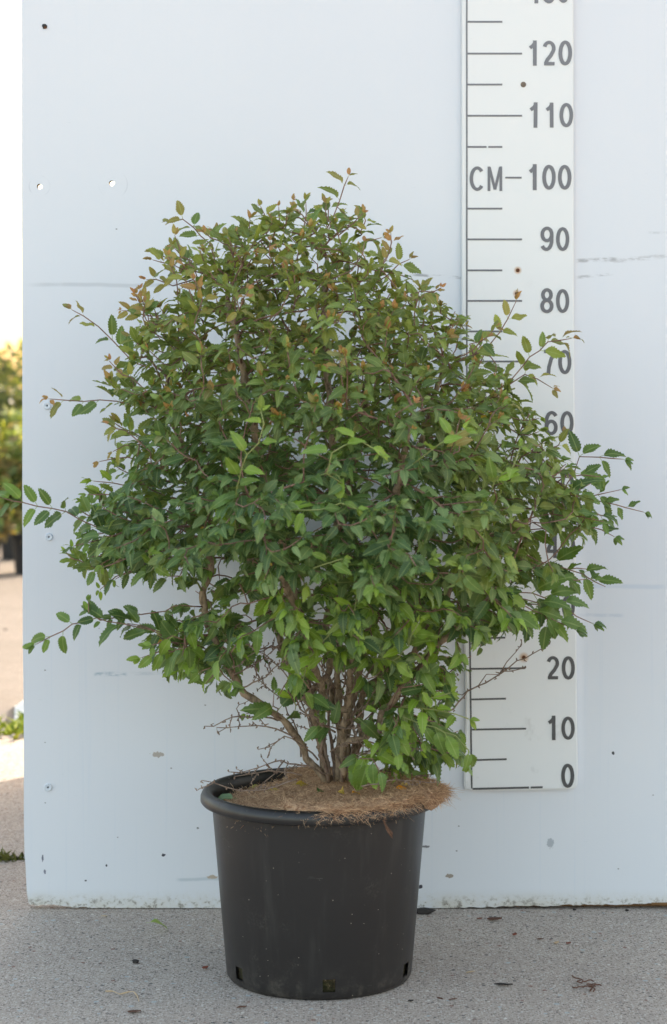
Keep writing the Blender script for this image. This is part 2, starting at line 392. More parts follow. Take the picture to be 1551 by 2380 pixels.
def pxprism(g, pts, m=0):
    q = [W(u, v, YM) for u, v in pts]
    area = sum(q[i].x * q[(i + 1) % len(q)].z - q[(i + 1) % len(q)].x * q[i].z for i in range(len(q)))
    if area < 0: q = q[::-1]
    g.prism([(a.x, a.z) for a in q], YM, YR + .0003, m)
def ll(v): return 1085.5 + (0 if v < 900 else (v - 900) * 11.5 / 930)
g = Geo(); n = 46; L_ = []; R_ = []
for i in range(n + 1):
    v = -150 + (1833 + 150) * i / n; wv = random.uniform(-.35, .35); L_.append((ll(v) - 2 + wv, v)); R_.append((ll(v) + 1.8 + wv * .4, v))
for i in range(n):
    pxprism(g, [L_[i], R_[i], R_[i + 1], L_[i + 1]])
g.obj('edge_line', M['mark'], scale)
def tick(u0, v0, u1, v1, t=4.2, gap=None):
    g = Geo()
    parts = [(u0, u1)] if gap is None else [(u0, gap[0]), (gap[1], u1)]
    for a, b in parts:
        va = v0 + (v1 - v0) * (a - u0) / (u1 - u0); vb = v0 + (v1 - v0) * (b - u0) / (u1 - u0)
        pxprism(g, [(a, va - t / 2), (b, vb - t / 2), (b, vb + t / 2), (a, va + t / 2)])
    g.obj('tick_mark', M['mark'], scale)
TV = {130: -20, 125: 50, 120: 124, 115: 196, 110: 268.5, 105: 341, 95: 484.5, 90: 556, 85: 628, 80: 699, 75: 770, 70: 840, 65: 911, 60: 983, 55: 1054, 50: 1125, 45: 1197, 40: 1268, 35: 1340, 30: 1411, 25: 1483, 20: 1554, 15: 1625, 10: 1695, 5: 1766, 0: 1832}
for k, v in TV.items():
    sl = 0 if v < 1000 else (v - 1000) / 830 * 2.6
    dx = 0 if v < 900 else (v - 900) / 930 * 11
    if k == 0: tick(ll(v) + 2, v + 2, 1262, v - 2, 4.6, (1230, 1234))
    elif k % 10 == 0: tick(ll(v) + 2, v + sl / 2, 1214 + dx, v - sl / 2)
    elif k == 105: tick(ll(v) + 2, v, 1168, v, gap=(1131.5, 1135.5))
    else: tick(ll(v) + 2, v + sl / 2, 1168 + dx, v - sl / 2)
tick(1175, 412.5, 1213, 412.5)
# numerals drawn as strokes in a 0..1 x 0..1 box (y up)
def arc(cx, cy, rx, ry, a0, a1, n=14): return [(cx + rx * math.cos(R(a0 + (a1 - a0) * i / n)), cy + ry * math.sin(R(a0 + (a1 - a0) * i / n))) for i in range(n + 1)]
T = .150   # stroke width relative to height
DG = {
 '0': ([arc(.5, .5, .36, .42, 90, 450, 28)], True),
 '1': ([[(.62, 1.0), (.62, 0)], [(.66, .93), (.50, .80), (.26, .705)]], False),
 '2': ([arc(.5, .69, .34, .235, 165, -25, 14) + [(.62, .40), (.36, .23), (.24, .078)], [(.13, .078), (.90, .078)]], False),
 '3': ([arc(.48, .715, .31, .21, 160, -80, 14), [(.42, .52), (.55, .52)], arc(.48, .30, .355, .23, 85, -165, 16)], False),
 '4': ([[(.68, 0), (.68, 1.0)], [(.66, .93), (.17, .33)], [(.06, .275), (.95, .275)]], False),
 '5': ([[(.86, .925), (.30, .925)], [(.29, .98), (.20, .50)], arc(.48, .325, .36, .25, 145, -165, 18)], False),
 '6': ([arc(.5, .32, .35, .25, 90, 450, 24), arc(.54, .56, .39, .36, 38, 190, 16) + [(.150, .34)]], False),
 '7': ([[(.08, .925), (.90, .925)], [(.86, .90), (.62, .60), (.47, .30), (.42, 0)]], False),
 '8': ([arc(.5, .73, .30, .20, 90, 450, 22), arc(.5, .29, .355, .22, 90, 450, 24)], False),
 '9': ([arc(.5, .68, .35, .25, 90, 450, 24), arc(.46, .44, .39, .36, 218, 370, 16) + [(.850, .66)]], False),
 'C': ([arc(.52, .5, .38, .42, 42, 318, 26)], False),
 'M': ([[(.12, 0), (.12, 1.0)], [(.15, .97), (.5, .06)], [(.5, .06), (.85, .97)], [(.88, 0), (.88, 1.0)]], False)}
def glyph(g, ch, u0, u1, v0, v1, skew=0.0):
    wpx, hpx = (u1 - u0), (v1 - v0)
    for st in DG[ch][0]:
        pts = [(u0 + x * wpx, v1 - y * hpx) for x, y in st]
        closed = (pts[0][0] - pts[-1][0]) ** 2 + (pts[0][1] - pts[-1][1]) ** 2 < 1e-4
        th = hpx * T / 2; n = len(pts); A = []; B = []
        for i, p in enumerate(pts):
            if closed: a, b = pts[(i - 1) % (n - 1)], pts[(i + 1) % (n - 1)]
            else: a, b = pts[max(i - 1, 0)], pts[min(i + 1, n - 1)]
            tx, ty = b[0] - a[0], b[1] - a[1]; l = math.hypot(tx, ty) or 1; nx, ny = -ty / l, tx / l
            k = th * (1.0 if abs(nx) > .7 else .92) * (.74 if ch == 'M' else .92 if ch == 'C' else 1)
            A.append((p[0] + nx * k, p[1] + ny * k)); B.append((p[0] - nx * k, p[1] - ny * k))
        for i in range(n - 1):
            pts4 = [A[i], A[i + 1], B[i + 1], B[i]]
            pts4 = [(a + (v1 - b) * skew, b) for a, b in pts4]
            q = [W(a, b, YM) for a, b in pts4]
            k = len(g.v); g.v += q; g.f.append((k, k + 1, k + 2, k + 3)); g.m.append(0)
def number(txt, u0, u1, v0, v1, jit=0.0):
    g = Geo(); n = len(txt); gap = 5.5; wd = (u1 - u0 - gap * (n - 1)) / n
    for i, ch in enumerate(txt):
        a = u0 + i * (wd + gap); glyph(g, ch, a, a + wd, v0 + random.uniform(-1, 1), v1 + random.uniform(-.6, .6), jit + random.uniform(-.01, .01))
    # strokes overlap where they join: stagger the sheets by microns
    for i in range(0, len(g.v), 4):
        for k in range(4): g.v[i + k].y -= (i // 4) % 61 * .000004
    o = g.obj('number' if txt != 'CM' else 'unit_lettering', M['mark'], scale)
    return o
for txt, u0, u1, v0, v1 in (('130', 1230, 1324, -52, 7), ('120', 1224, 1330, 93, 152), ('110', 1225, 1333, 238, 296), ('100', 1224, 1329, 382, 441), ('90', 1256, 1324, 526, 584), ('80', 1256, 1324, 670, 728),
                            ('70', 1262, 1329, 813, 870), ('60', 1266, 1334, 955, 1012), ('50', 1268, 1335, 1096, 1153), ('40', 1269, 1338, 1240, 1297), ('30', 1270, 1337, 1382, 1438), ('20', 1270, 1337, 1524, 1580), ('10', 1268, 1337, 1664, 1720), ('0', 1305, 1335.5, 1775, 1832)):
    number(txt, u0, u1, v0, v1)
number('CM', 1091, 1169, 386, 444)
for u, v, r in ((1217, 196, 6.5), (1204, 628, 4.5), (1202, 682, 4.5), (1218, 1528, 4.5), (1216, 1425, 4.5)):
    c = W(u, v, YR); rr = r / 1424
    g = Geo(); m = len(g.v)
    for d, q in ((0, 1.0), (-.0012, .9), (-.0017, .5)):
        for i in range(14):
            a = 2 * math.pi * i / 14; g.v.append(Vector((c.x + rr * q * math.cos(a), c.y + d, c.z + rr * q * math.sin(a))))
    for j in range(2):
        for i in range(14):
            k = (i + 1) % 14; g.f.append((j * 14 + i, j * 14 + k, j * 14 + 14 + k, j * 14 + 14 + i)); g.m.append(0)
    g.f.append(tuple(range(28, 42))); g.m.append(0)
    g.obj('nail_head', M['rust'] if v > 300 else M['nail'], scale)

# ------------------------------------------------------------------ pot
PC = Vector((W(742, 1900, -.365).x, -.365, 0)); RIMZ = .253
def plastic():
    N = NT('pot_plastic'); pos = N.n('NewGeometry').outputs['Position']
    sx = N.n('SeparateXYZ'); N.set(sx.inputs[0], pos)
    n1 = N.noise(N.scaled(pos, (3, 3, 9)), 1.0, 5); n2 = N.noise(N.scaled(pos, (60, 60, 6)), 1.0, 4)
    base = N.mix(n1, col(.0150, .0130, .0130), col(.021, .0185, .0185))
    base = N.mix(N.sstep(n2, .5, .8, 0, .5), base, col(.05, .047, .044))
    scf = N.noise(N.scaled(pos, (30, 30, 150), (0, 3, 1), (.25, .1, 0)), 1.0, 4, .7); base = N.mix(N.sstep(scf, .68, .76, 0, .5), base, col(.10, .095, .09))
    dst = N.math('MULTIPLY', N.sstep(N.noise(pos, 11, 5, .7), .52, .72), N.sstep(N.noise(pos, 300, 3, .7), .45, .6)); base = N.mix(N.math('MULTIPLY', dst, .35), base, col(.12, .11, .095))
    lowd = N.math('MULTIPLY', N.sstep(sx.outputs[2], .0, .06, 1, 0), N.sstep(N.noise(pos, 45, 5, .7), .45, .75))
    base = N.mix(N.math('MULTIPLY', lowd, .5), base, col(.13, .115, .095))
    v = N.n('TexVoronoi'); N.set(v.inputs['Vector'], pos); v.inputs['Scale'].default_value = 110
    s = N.n('SeparateColor'); N.set(s.inputs[0], v.outputs['Color'])
    m = N.math('MULTIPLY', N.math('LESS_THAN', v.outputs['Distance'], N.math('MULTIPLY', s.outputs[1], .10)), N.math('GREATER_THAN', s.outputs[0], .55))
    base = N.mix(N.math('MULTIPLY', m, .8), base, col(.38, .34, .27))
    N.set(N.p.inputs['Base Color'], base)
    N.set(N.p.inputs['Roughness'], N.math('ADD', N.math('MULTIPLY', n1, .16), .31)); N.p.inputs['Specular IOR Level'].default_value = .5
    N.bump(N.math('ADD', N.noise(pos, 700, 2), N.math('MULTIPLY', n2, .6)), .08, .0004)
    return N.mat
M['pot'] = plastic()
pot = empty('plant_pot', PC, 'large black plastic nursery pot on the concrete in front of the painted screen', 'pot')
NS = 144
zs = [0.0, .0015, .006, .0125, .019, .025, .031, .0325, .06, .10, .15, .20, .247, .252]
def rad(z): return .1345 + (z / .252) * (.1560 - .1345)
prof = [(rad(0) - .008, 0.0), (rad(0) - .004, .0005)] + [(rad(z) - (.0025 if z < .004 else 0), z) for z in zs[1:]]
kz = {z: i + 1 for i, z in enumerate(zs)}
def wallskip(i, j):
    a = (i + .5) / NS * 360
    if not (kz[.0125] <= j < kz[.031]): return False
    for c0 in (-90 + 5.5, -90 - 55.5, -90 + 65.5, -90 + 125.5, -90 - 115.5, -90 + 185.5):
        if abs((a - c0 + 180) % 360 - 180) < 3.8: return True
    return False
g = Geo(); g.lathe(prof, NS, PC, wallskip)
pi_ = [(r - .0022, z + (.002 if z < .002 else 0)) for r, z in prof]; g.lathe([p for p in pi_[::-1]], NS, PC, lambda i, j: wallskip(i, len(prof) - 2 - j))
# cheeks of the drainage openings are closed by short walls
ob = g.obj('pot_wall', M['pot'], pot, True)
g = Geo(); rp = []
base_r = rad(.252)
rim = [(base_r - .0026, .215), (base_r - .0026, .236), (base_r - .001, .247), (base_r + .004, .2525), (base_r + .009, .2535), (base_r + .0135, .2505), (base_r + .0165, .244), (base_r + .0168, .2375), (base_r + .0145, .2345), (base_r + .0125, .2335), (base_r + .0128, .236), (base_r + .0095, .2375), (base_r + .0005, .2345), (base_r + .0003, .2325)]
rim = [(q_, z_ + .019) for q_, z_ in rim]
g.lathe(rim[::-1], NS, PC); g.obj('rim', M['pot'], pot, True)
g = Geo(); g.lathe([(0.0, .0045), (rad(0) - .006, .0045)][::-1], NS, PC); g.obj('base', M['pot'], pot, True)

def soilmat():
    N = NT('peat'); pos = N.n('NewGeometry').outputs['Position']
    n = N.noise(pos, 110, 6, .75); n2 = N.noise(pos, 40, 3)
    b = N.ramp(n, (.3, col(.012, .010, .006)), (.5, col(.06, .05, .02)), (.62, col(.16, .12, .06)), (.72, col(.5, .44, .33)))
    b = N.mix(N.sstep(n2, .5, .7, 0, .6), b, col(.05, .06, .015)); N.set(N.p.inputs['Base Color'], b); N.p.inputs['Roughness'].default_value = .9
    N.bump(n, 1.0, .004); return N.mat
M['soil'] = soilmat()
g = Geo(); g.lathe([(0, .008), (rad(0) - .0045, .008), (rad(.2) - .0045, .22), (rad(.2) - .012, .241), (.08, .247), (0, .248)], 72, PC)
soil = g.obj('soil', M['soil'], None, True); tag(soil, 'dark peaty root ball filling the black pot, seen through its drainage slots', 'soil'); recenter(soil)

# ------------------------------------------------------------------ coir mat
def coirmat():
    N = NT('coir'); pos = N.n('NewGeometry').outputs['Position']
    n = N.noise(pos, 160, 6, .75, .5); n2 = N.noise(pos, 38, 5, .7)
    b = N.ramp(n, (.30, col(.10, .050, .030)), (.42, col(.34, .195, .115)), (.55, col(.55, .355, .225)), (.72, col(.70, .50, .34)))
    b = N.mix(N.sstep(n2, .45, .75, 0, .5), b, col(.40, .235, .15)); N.set(N.p.inputs['Base Color'], b); N.p.inputs['Roughness'].default_value = .9; N.p.inputs['Specular IOR Level'].default_value = .1
    N.bump(n, 1.0, .004); return N.mat
def fibremat(name, a, b_):
    N = NT(name); oi = N.n('NewGeometry').outputs['Random Per Island']
    N.set(N.p.inputs['Base Color'], N.ramp(oi, (0, col(*a)), (.5, col(*[(x + y) / 2 for x, y in zip(a, b_)])), (1, col(*b_)))); N.p.inputs['Roughness'].default_value = .7; N.p.inputs['Specular IOR Level'].default_value = .2; return N.mat
M['coir'] = coirmat(); M['fibre'] = fibremat('coir_fibre', (.26, .125, .065), (.78, .54, .34))
MC = Vector((W(777, 1850, -.365).x, -.372, 0)); MR = .1590
def mat_r(a):      # a = 0 right, -90 front
    d = math.degrees(a)
    r = MR * (1 + .012 * math.sin(3 * a + 1) + .010 * math.sin(7 * a) + .006 * math.sin(13 * a + 2))
    d = (d + 360) % 360
    dx, dy = MC.x - PC.x, MC.y - PC.y; b = dx * math.cos(a) + dy * math.sin(a)
    lim = -b + math.sqrt(b * b - dx * dx - dy * dy + (.1475 if 70 < d < 242 else .1685) ** 2)
    if 20 < d < 70: lim += (.1475 - .1685) * (d - 20) / 50
    return r if (d < 20 or d > 330) else min(r, lim)
def mat_z(x, y):
    """top of the mat; x, y relative to its centre"""
    rr = min(math.hypot(x, y), .168); z = .236 + .024 * max(0, min(1, (x + .13) / .24)) ** 1.3
    fr = max(0, -y - .10) / .06
    z += .010 * math.exp(-((x + .06) ** 2 + (y + .135) ** 2) / .0009)               # the turned-up lip by the slit
    rp = math.hypot(x + MC.x - PC.x, y + MC.y - PC.y)
    if x > -.072: z = max(z, .258 - .0 * rr) if rp > .145 else z + (.0 if rp < .11 else (rp - .11) / .035 * max(0, .258 - z))
    if rr > .135: z -= (rr - .135) ** 2 * 6
    z += .0022 * math.sin(x * 60 + 1) * math.sin(y * 70) + .0015 * math.sin(x * 170) * math.sin(y * 150 + 2)
    z += .012 * math.exp(-(x * x + y * y) / .0012) * .6
    return z + .019
mat = empty('coir_mat', MC + Vector((0, 0, .235)), 'round brown coconut fibre mat covering the soil and overhanging the pot rim on the right', 'mulch mat')
g = Geo(); NA, NR = 120, 26
SL = R(-118)     # slit direction
for side in (0, 1):
    for i in range(NA + 1):
        a = SL + .035 + (2 * math.pi - .07) * i / NA
        for j in range(NR + 1):
            r = mat_r(a) * (j / NR); rr = min(r, mat_r(a) * .995)
            x, y = rr * math.cos(a), rr * math.sin(a)
            z = mat_z(x, y); ed = max(0, (j / NR - .93) / .07); th = .013 + .009 * max(0, math.cos(a - .2)); z = z - .003 * ed ** 2 if side == 0 else z - th + .0015 * ed ** 2
            if (i < 7) and r > .07: z += .006 * (1 - i / 7) * (r - .07) / .09
            g.v.append(Vector((MC.x + x, MC.y + y, z + (random.uniform(-.0007, .0007) if side == 0 else 0))))
st = (NA + 1) * (NR + 1)
for side in (0, 1):
    for i in range(NA):
        for j in range(NR):
            q = [side * st + i * (NR + 1) + j, side * st + i * (NR + 1) + j + 1, side * st + (i + 1) * (NR + 1) + j + 1, side * st + (i + 1) * (NR + 1) + j]
            g.f.append(tuple(q) if side == 0 else tuple(q[::-1])); g.m.append(0)
for i in range(NA):
    a = i * (NR + 1) + NR; b = (i + 1) * (NR + 1) + NR; g.f.append((a, st + a, st + b, b)); g.m.append(0)
for i in (0, NA):
    for j in range(NR):
        a = i * (NR + 1) + j; g.f.append((a, a + 1, st + a + 1, st + a)); g.m.append(0)
g.obj('felt', M['coir'], mat, True)
g = Geo()
def fibre(p, d, L, r, droop=.0, n=4, curl=.35):
    pts = [Vector(p)]; d = Vector(d).normalized()
    for i in range(n):
        d = (d + Vector((random.gauss(0, curl), random.gauss(0, curl), random.gauss(0, curl * .6) - droop))).normalized(); pts.append(pts[-1] + d * L / n)
    g.tube(pts, [r] * n + [r * .4], 3, cap=False)
for i in range(11000):
    a = random.uniform(0, 2 * math.pi); r = mat_r(a) * math.sqrt(random.random()) * .99; x, y = r * math.cos(a), r * math.sin(a)
    q = random.uniform(0, 6.283); fibre((MC.x + x, MC.y + y, mat_z(x, y) + .0003), (math.cos(q), math.sin(q), random.uniform(-.1, .8)), random.uniform(.004, .013), random.uniform(.00012, .00024), .05, 3)
for i in range(4200):
    a = random.uniform(0, 2 * math.pi)
    if random.random() < .6: a = R(random.uniform(-112, 15))
    r = mat_r(a) * random.uniform(.94, 1.0); x, y = r * math.cos(a), r * math.sin(a)
    tg = Vector((-math.sin(a), math.cos(a), 0)) * random.choice((-1, 1)); out = Vector((math.cos(a), math.sin(a), 0))
    fibre((MC.x + x, MC.y + y, mat_z(x, y) - random.uniform(.0, .011)), tg * random.uniform(.4, 1.2) + out * random.uniform(0, .5) + Vector((0, 0, random.uniform(-.35, .2))), random.uniform(.008, .026), random.uniform(.00016, .00034), .05, 4, .22)
for i in range(90):
    a = R(random.uniform(-110, 30)); r = mat_r(a); x, y = r * math.cos(a), r * math.sin(a)
    fibre((MC.x + x * .99, MC.y + y * .99, mat_z(x, y) - .004), (math.cos(a), math.sin(a), random.uniform(-.5, .4)), random.uniform(.012, .036), .00016, .1, 4, .3)
o = g.obj('fibres', M['fibre'], mat); tag(o, kind='stuff')
g = Geo()   # the twisted tail hanging over the rim
for k in range(26):
    p = W(893 + random.uniform(-4, 4), 1906, -.545); L = random.uniform(.7, 1.0)
    pts = [W(893 + 2 * t + 18 * t * t + random.uniform(-2.0, 2.0) * (1.2 - t * .8), 1904 + 45 * L * t, -.543 - .004 * t + random.uniform(-.001, .001)) for t in [i / 6 for i in range(7)]]
    g.tube(pts, [.0005] * 6 + [.0002], 4, cap=False)
g.obj('loose_tail', fibremat('tail_fibre', (.06, .028, .018), (.20, .11, .07)), mat)

# ------------------------------------------------------------------ leaves
def leafmat(name, trans=.34, attr='leaf_col'):
    N = NT(name); at = N.n('Attribute', attribute_name=attr); geo = N.n('NewGeometry'); uv = N.n('Attribute', attribute_name='leaf_uv')
    sp = N.n('SeparateXYZ'); N.set(sp.inputs[0], uv.outputs['Vector'])
    x = N.math('ABSOLUTE', sp.outputs[0]); y = sp.outputs[1]
    ph = N.math('SUBTRACT', N.math('MULTIPLY', y, 9.0), N.math('MULTIPLY', x, 6.0))
    fr = N.math('ABSOLUTE', N.math('SUBTRACT', N.math('FRACT', ph), .5))
    vein = N.sstep(fr, .40, .5, 0, .30); mid = N.sstep(x, .012, .035, .65, 0)
    vm = N.math('MAXIMUM', vein, mid)
    c = N.mix(vm, at.outputs['Color'], N.mix(.5, at.outputs['Color'], col(.42, .50, .20)))
    c = N.mix(N.sstep(N.noise(geo.outputs['Position'], 120, 3), .4, .8, 0, .35), c, N.mix(1.0, c, col(.7, .72, .6), 'MULTIPLY'))
    c = N.mix(N.math('MULTIPLY', geo.outputs['Backfacing'], .45), c, col(.20, .27, .13))
    N.set(N.p.inputs['Base Color'], c); N.p.inputs['Roughness'].default_value = .46; N.p.inputs['Specular IOR Level'].default_value = .45
    b = N.bump(N.math('SUBTRACT', 1.0, vm), .35, .0006)
    t = N.n('BsdfTranslucent'); N.set(t.inputs[0], N.mix(1.0, c, col(1.5, 1.35, .55), 'MULTIPLY'))
    ms = N.n('MixShader'); ms.inputs[0].default_value = trans; N.t.links.new(N.p.outputs[0], ms.inputs[1]); N.t.links.new(t.outputs[0], ms.inputs[2]); N.t.links.new(ms.outputs[0], N.out.inputs[0])
    return N.mat
M['leaf'] = leafmat('leaf')
NSEG = 16
def leaf_template(curl, fold, wav, bend, wide=1.0):
    """unit leaf along +y, upper side +z; returns verts, uv, faces"""
    V = []; U = []; F = []
    for i in range(NSEG + 1):
        t = i / NSEG
        wd = .60 * (t + .02) ** .52 * (1.0 - t) ** .86 * 1.14 * wide
        tooth = 1.0 if i % 2 == 0 else .79
        if i == NSEG: wd = 0.004
        cz = -curl * t * t; cy = t * (1 - .18 * curl * t)
        bx = bend * t * t
        for s in (-1, 0, 1):
            xx = s * wd * tooth
            ty = cy + (.036 if (s and i % 2 == 0 and 0 < i < NSEG) else 0)
            V.append((bx + xx, ty, cz + fold * abs(xx) + (wav * math.sin(t * 9 + s) * abs(xx) * 2 if s else 0)))
            U.append((s * wd * tooth, t, 0))
    for i in range(NSEG):
        a = i * 3
        F.append((a, a + 1, a + 4, a + 3)); F.append((a + 1, a + 2, a + 5, a + 4))
    b = len(V); V += [(-.017, -.28, .02), (.017, -.28, .02), (.012, .03, 0.0), (-.012, .03, 0.0)]; U += [(0, 0, 0)] * 4; F.append((b, b + 1, b + 2, b + 3))
    return np.array(V), np.array(U), np.array(F)
TPL = [leaf_template(c, f, w_, b, wd) for c, f, w_, b, wd in ((.22, .18, .06, .05, 1), (.85, .2, .08, .0, 1.05), (.38, .3, .10, -.06, .95), (.12, .12, .12, .08, 1.08), (.55, .35, .10, .0, .92), (.3, .5, .10, .1, .95), (.05, .25, .15, -.1, 1.0), (.6, .15, .12, .05, .98))]
class Leaves:
    def __init__(s): s.V = []; s.U = []; s.C = []; s.F = []; s.n = 0; s.pos = []
    def add(s, p, d, nrm, L, c, k=None):
        d = Vector(d).normalized(); nrm = Vector(nrm); nrm = nrm - d * nrm.dot(d)
        if nrm.length < 1e-4: nrm = d.orthogonal()
        nrm.normalize(); x = d.cross(nrm)
        V, U, F = TPL[random.randrange(len(TPL)) if k is None else k]
        Mx = np.array([x[:], d[:], nrm[:]]) * L
        s.V.append(V @ Mx + np.array(Vector(p)[:]) + np.array(d[:]) * L * .26); s.U.append(U)
        c = np.array(c) * random.uniform(.8, 1.22); s.C.append(np.tile(np.append(np.clip(c, 0, 1), 1.0), (len(V), 1)))
        s.F.append(F + s.n); s.n += len(V); s.pos.append(Vector(p))
    def obj(s, name, mat, parent=None):
        V = np.concatenate(s.V).astype(np.float32); F = np.concatenate(s.F).astype(np.int32)
        me = bpy.data.meshes.new(name); me.vertices.add(len(V)); me.vertices.foreach_set('co', V.ravel())
        me.loops.add(F.size); me.loops.foreach_set('vertex_index', F.ravel()); me.polygons.add(len(F))
        me.polygons.foreach_set('loop_start', np.arange(0, F.size, 4, dtype=np.int32))
        me.update(calc_edges=True)
        a = me.attributes.new('leaf_col', 'FLOAT_COLOR', 'POINT'); a.data.foreach_set('color', np.concatenate(s.C).astype(np.float32).ravel())
        a = me.attributes.new('leaf_uv', 'FLOAT_VECTOR', 'POINT'); a.data.foreach_set('vector', np.concatenate(s.U).astype(np.float32).ravel())
        me.polygons.foreach_set('use_smooth', [True] * len(F))
        return link(name, me, mat, parent)

# ------------------------------------------------------------------ the shrub
SY = -.365
def P(u, v, dy=0.0): return W(u, v, SY + dy)
def uv_of(p):
    """where a point shows in the 1551 x 2380 picture"""
    rx, ry, rz = p[0], p[1] + CAM_D, p[2] - CAM_H
    f = ry * math.cos(TILT) - rz * math.sin(TILT); up = ry * math.sin(TILT) + rz * math.cos(TILT)
    return 775.5 + FPX * rx / f, 1190 - FPX * (up / f + KS)
SIL = [(478, 700, 800), (500, 625, 810), (540, 520, 850), (580, 450, 895), (620, 405, 925), (660, 410, 965), (700, 350, 1020), (750, 335, 1080), (800, 335, 1105), (850, 300, 1150), (900, 285, 1190), (950, 285, 1235), (1000, 320, 1270),
       (1050, 310, 1290), (1100, 310, 1330), (1150, 260, 1360), (1200, 205, 1370), (1250, 185, 1350), (1300, 210, 1330), (1330, 300, 1340), (1370, 400, 1330), (1400, 420, 1300), (1430, 400, 1260), (1460, 345, 1190), (1500, 330, 1120), (1530, 330, 1080), (1560, 400, 1070),
       (1600, 500, 1060), (1640, 590, 1030), (1680, 640, 1040), (1720, 840, 1075), (1760, 840, 1080), (1800, 850, 1000)]
def sil(v):
    for a, b in zip(SIL[:-1], SIL[1:]):
        if a[0] <= v <= b[0]:
            t = (v - a[0]) / (b[0] - a[0]); return a[1] + (b[1] - a[1]) * t, a[2] + (b[2] - a[2]) * t
    return None
GAPS = [(765, 1680, 36, 90), (835, 1680, 36, 70), (740, 1560, 30, 30), (610, 1600, 50, 40), (1305, 1275, 62, 42), (1310, 985, 50, 36), (1325, 1400, 34, 30), (1170, 1490, 55, 22), (1300, 860, 45, 40), (1310, 1110, 34, 14), (520, 1325, 34, 30), (575, 1420, 30, 40), (640, 1560, 30, 60), (690, 1640, 40, 60), (450, 1390, 60, 22), (620, 1480, 26, 40), (1150, 1010, 16, 12), (1060, 905, 16, 10), (740, 995, 14, 7), (560, 1640, 60, 34), (740, 1700, 40, 60), (1240, 1215, 30, 14),
        (890, 1440, 12, 16), (420, 1330, 30, 12), (1170, 1470, 40, 14), (420, 1240, 20, 8), (1210, 920, 22, 14), (830, 1740, 40, 60), (300, 1010, 20, 14)]
def in_gap(u, v, s=1.0): return any(((u - a) / (b * s)) ** 2 + ((v - c) / (d * s)) ** 2 < 1 for a, c, b, d in GAPS)
def dens(u, v):
    if v < 640: return .6 if u > 560 else .4
    if u > 1000 and 1240 < v < 1480: return .55
    if v > 1700: return .9 if u > 850 else 0
    if v > 1600: return (.75 if u > 850 else .16) if u > 700 else .15
    if v > 1530: return (.8 if u > 850 else .5) if u > 660 else .45
    if v > 1400: return .62 if u > 640 else .55
    if u < 520 and v > 1300: return .5
    return 1.0
def outside(u, v, m=16):
    if v < 478: return True
    q = sil(v)
    return q is None or u < q[0] - m or u > q[1] + m
def lump(u, v, dy):
    return .5 + .25 * (math.sin(u / 41 + 2 * math.sin(v / 77)) + math.sin(v / 26 + 2.2 * math.sin(u / 90 + dy * 9) + dy * 14))
pts = []
while len(pts) < 2900:
    v = random.uniform(480, 1795); u = random.uniform(180, 1400); q = sil(v)
    if q is None: continue
    cu_, hw = (q[0] + q[1]) / 2, (q[1] - q[0]) / 2
    cu_ = cu_ * .7 + 780 * .3 if False else cu_
    b = min(.36, hw / 1600.0 * .92); dy = random.uniform(-b * 1.05, min(.325, b))
    k = math.sqrt(max(0, 1 - (dy / (b * 1.08)) ** 2))
    if abs(u - cu_) > hw * k: continue
    if random.random() > dens(u, v) or in_gap(u, v): continue
    # keep most points in the outer shell
    e = math.sqrt(((u - cu_) / hw) ** 2 + (dy / b) ** 2 + (max(0, 900 - v) / 470) ** 2)
    if e < .55 and random.random() > .35: continue
    if random.random() > max(.06, .05 + 1.25 * lump(u, v, dy)): continue
    pts.append(P(u, v, dy)[:])
AT = np.array(pts)
STEMS = [
 [(785, 1812, 0), (788, 1700, 0), (787, 1600, .0), (785, 1480, .0), (790, 1350, 0), (780, 1150, .0), (765, 950, 0), (755, 750, 0), (758, 600, 0)],
 [(770, 1812, .012), (745, 1745, -.005), (738, 1700, -.02), (722, 1600, -.03), (700, 1450, -.04), (650, 1250, -.08), (600, 1050, -.1), (560, 850, -.1), (530, 700, -.08)],
 [(756, 1815, 0), (716, 1760, .0), (686, 1705, -.01), (660, 1672, -.02), (600, 1632, -.03), (568, 1612, -.03), (545, 1570, -.03), (495, 1480, -.03), (472, 1410, -.03), (490, 1310, -.02), (440, 1080, 0), (390, 950, 0)],
 [(806, 1812, 0), (832, 1740, 0), (836, 1650, .01), (850, 1600, .02), (895, 1567, .03), (960, 1520, .04), (1030, 1400, .05), (1110, 1250, .05), (1180, 1130, .05)],
 [(795, 1815, -.005), (800, 1700, -.03), (826, 1500, -.08), (880, 1300, -.14), (930, 1100, -.2), (960, 950, -.22)],
 [(790, 1808, .01), (772, 1650, .03), (760, 1450, .1), (800, 1200, .16), (850, 950, .2), (860, 800, .18)],
 [(802, 1810, .005), (816, 1650, 0), (860, 1450, 0), (930, 1200, .02), (990, 1000, .03), (1030, 850, .03)],
 [(780, 1818, -.01), (762, 1650, -.05), (702, 1450, -.14), (640, 1300, -.2), (580, 1150, -.25)],
 [(772, 1808, .01), (700, 1620, .08), (600, 1350, .15), (520, 1100, .2)],
 [(805, 1816, -.01), (850, 1720, -.03), (920, 1620, -.06), (1000, 1520, -.08), (1100, 1420, -.09), (1180, 1340, -.09)],
]
STEP = .016
NP = []; PA = []
def add_poly(poly, root=-1):
    q = [Vector(p) for p in poly]; cur = q[0]; idx = root
    if root < 0:
        NP.append(np.array(cur[:])); PA.append(-1); idx = len(NP) - 1
    ids = [idx]
    for a, b in zip(q[:-1], q[1:]):
        n = max(1, int((b - a).length / STEP))
        for i in range(1, n + 1):
            c = a.lerp(b, i / n) + Vector((random.gauss(0, .0016), random.gauss(0, .0016), random.gauss(0, .001)))
            NP.append(np.array(c[:])); PA.append(idx); idx = len(NP) - 1; ids.append(idx)
    return ids
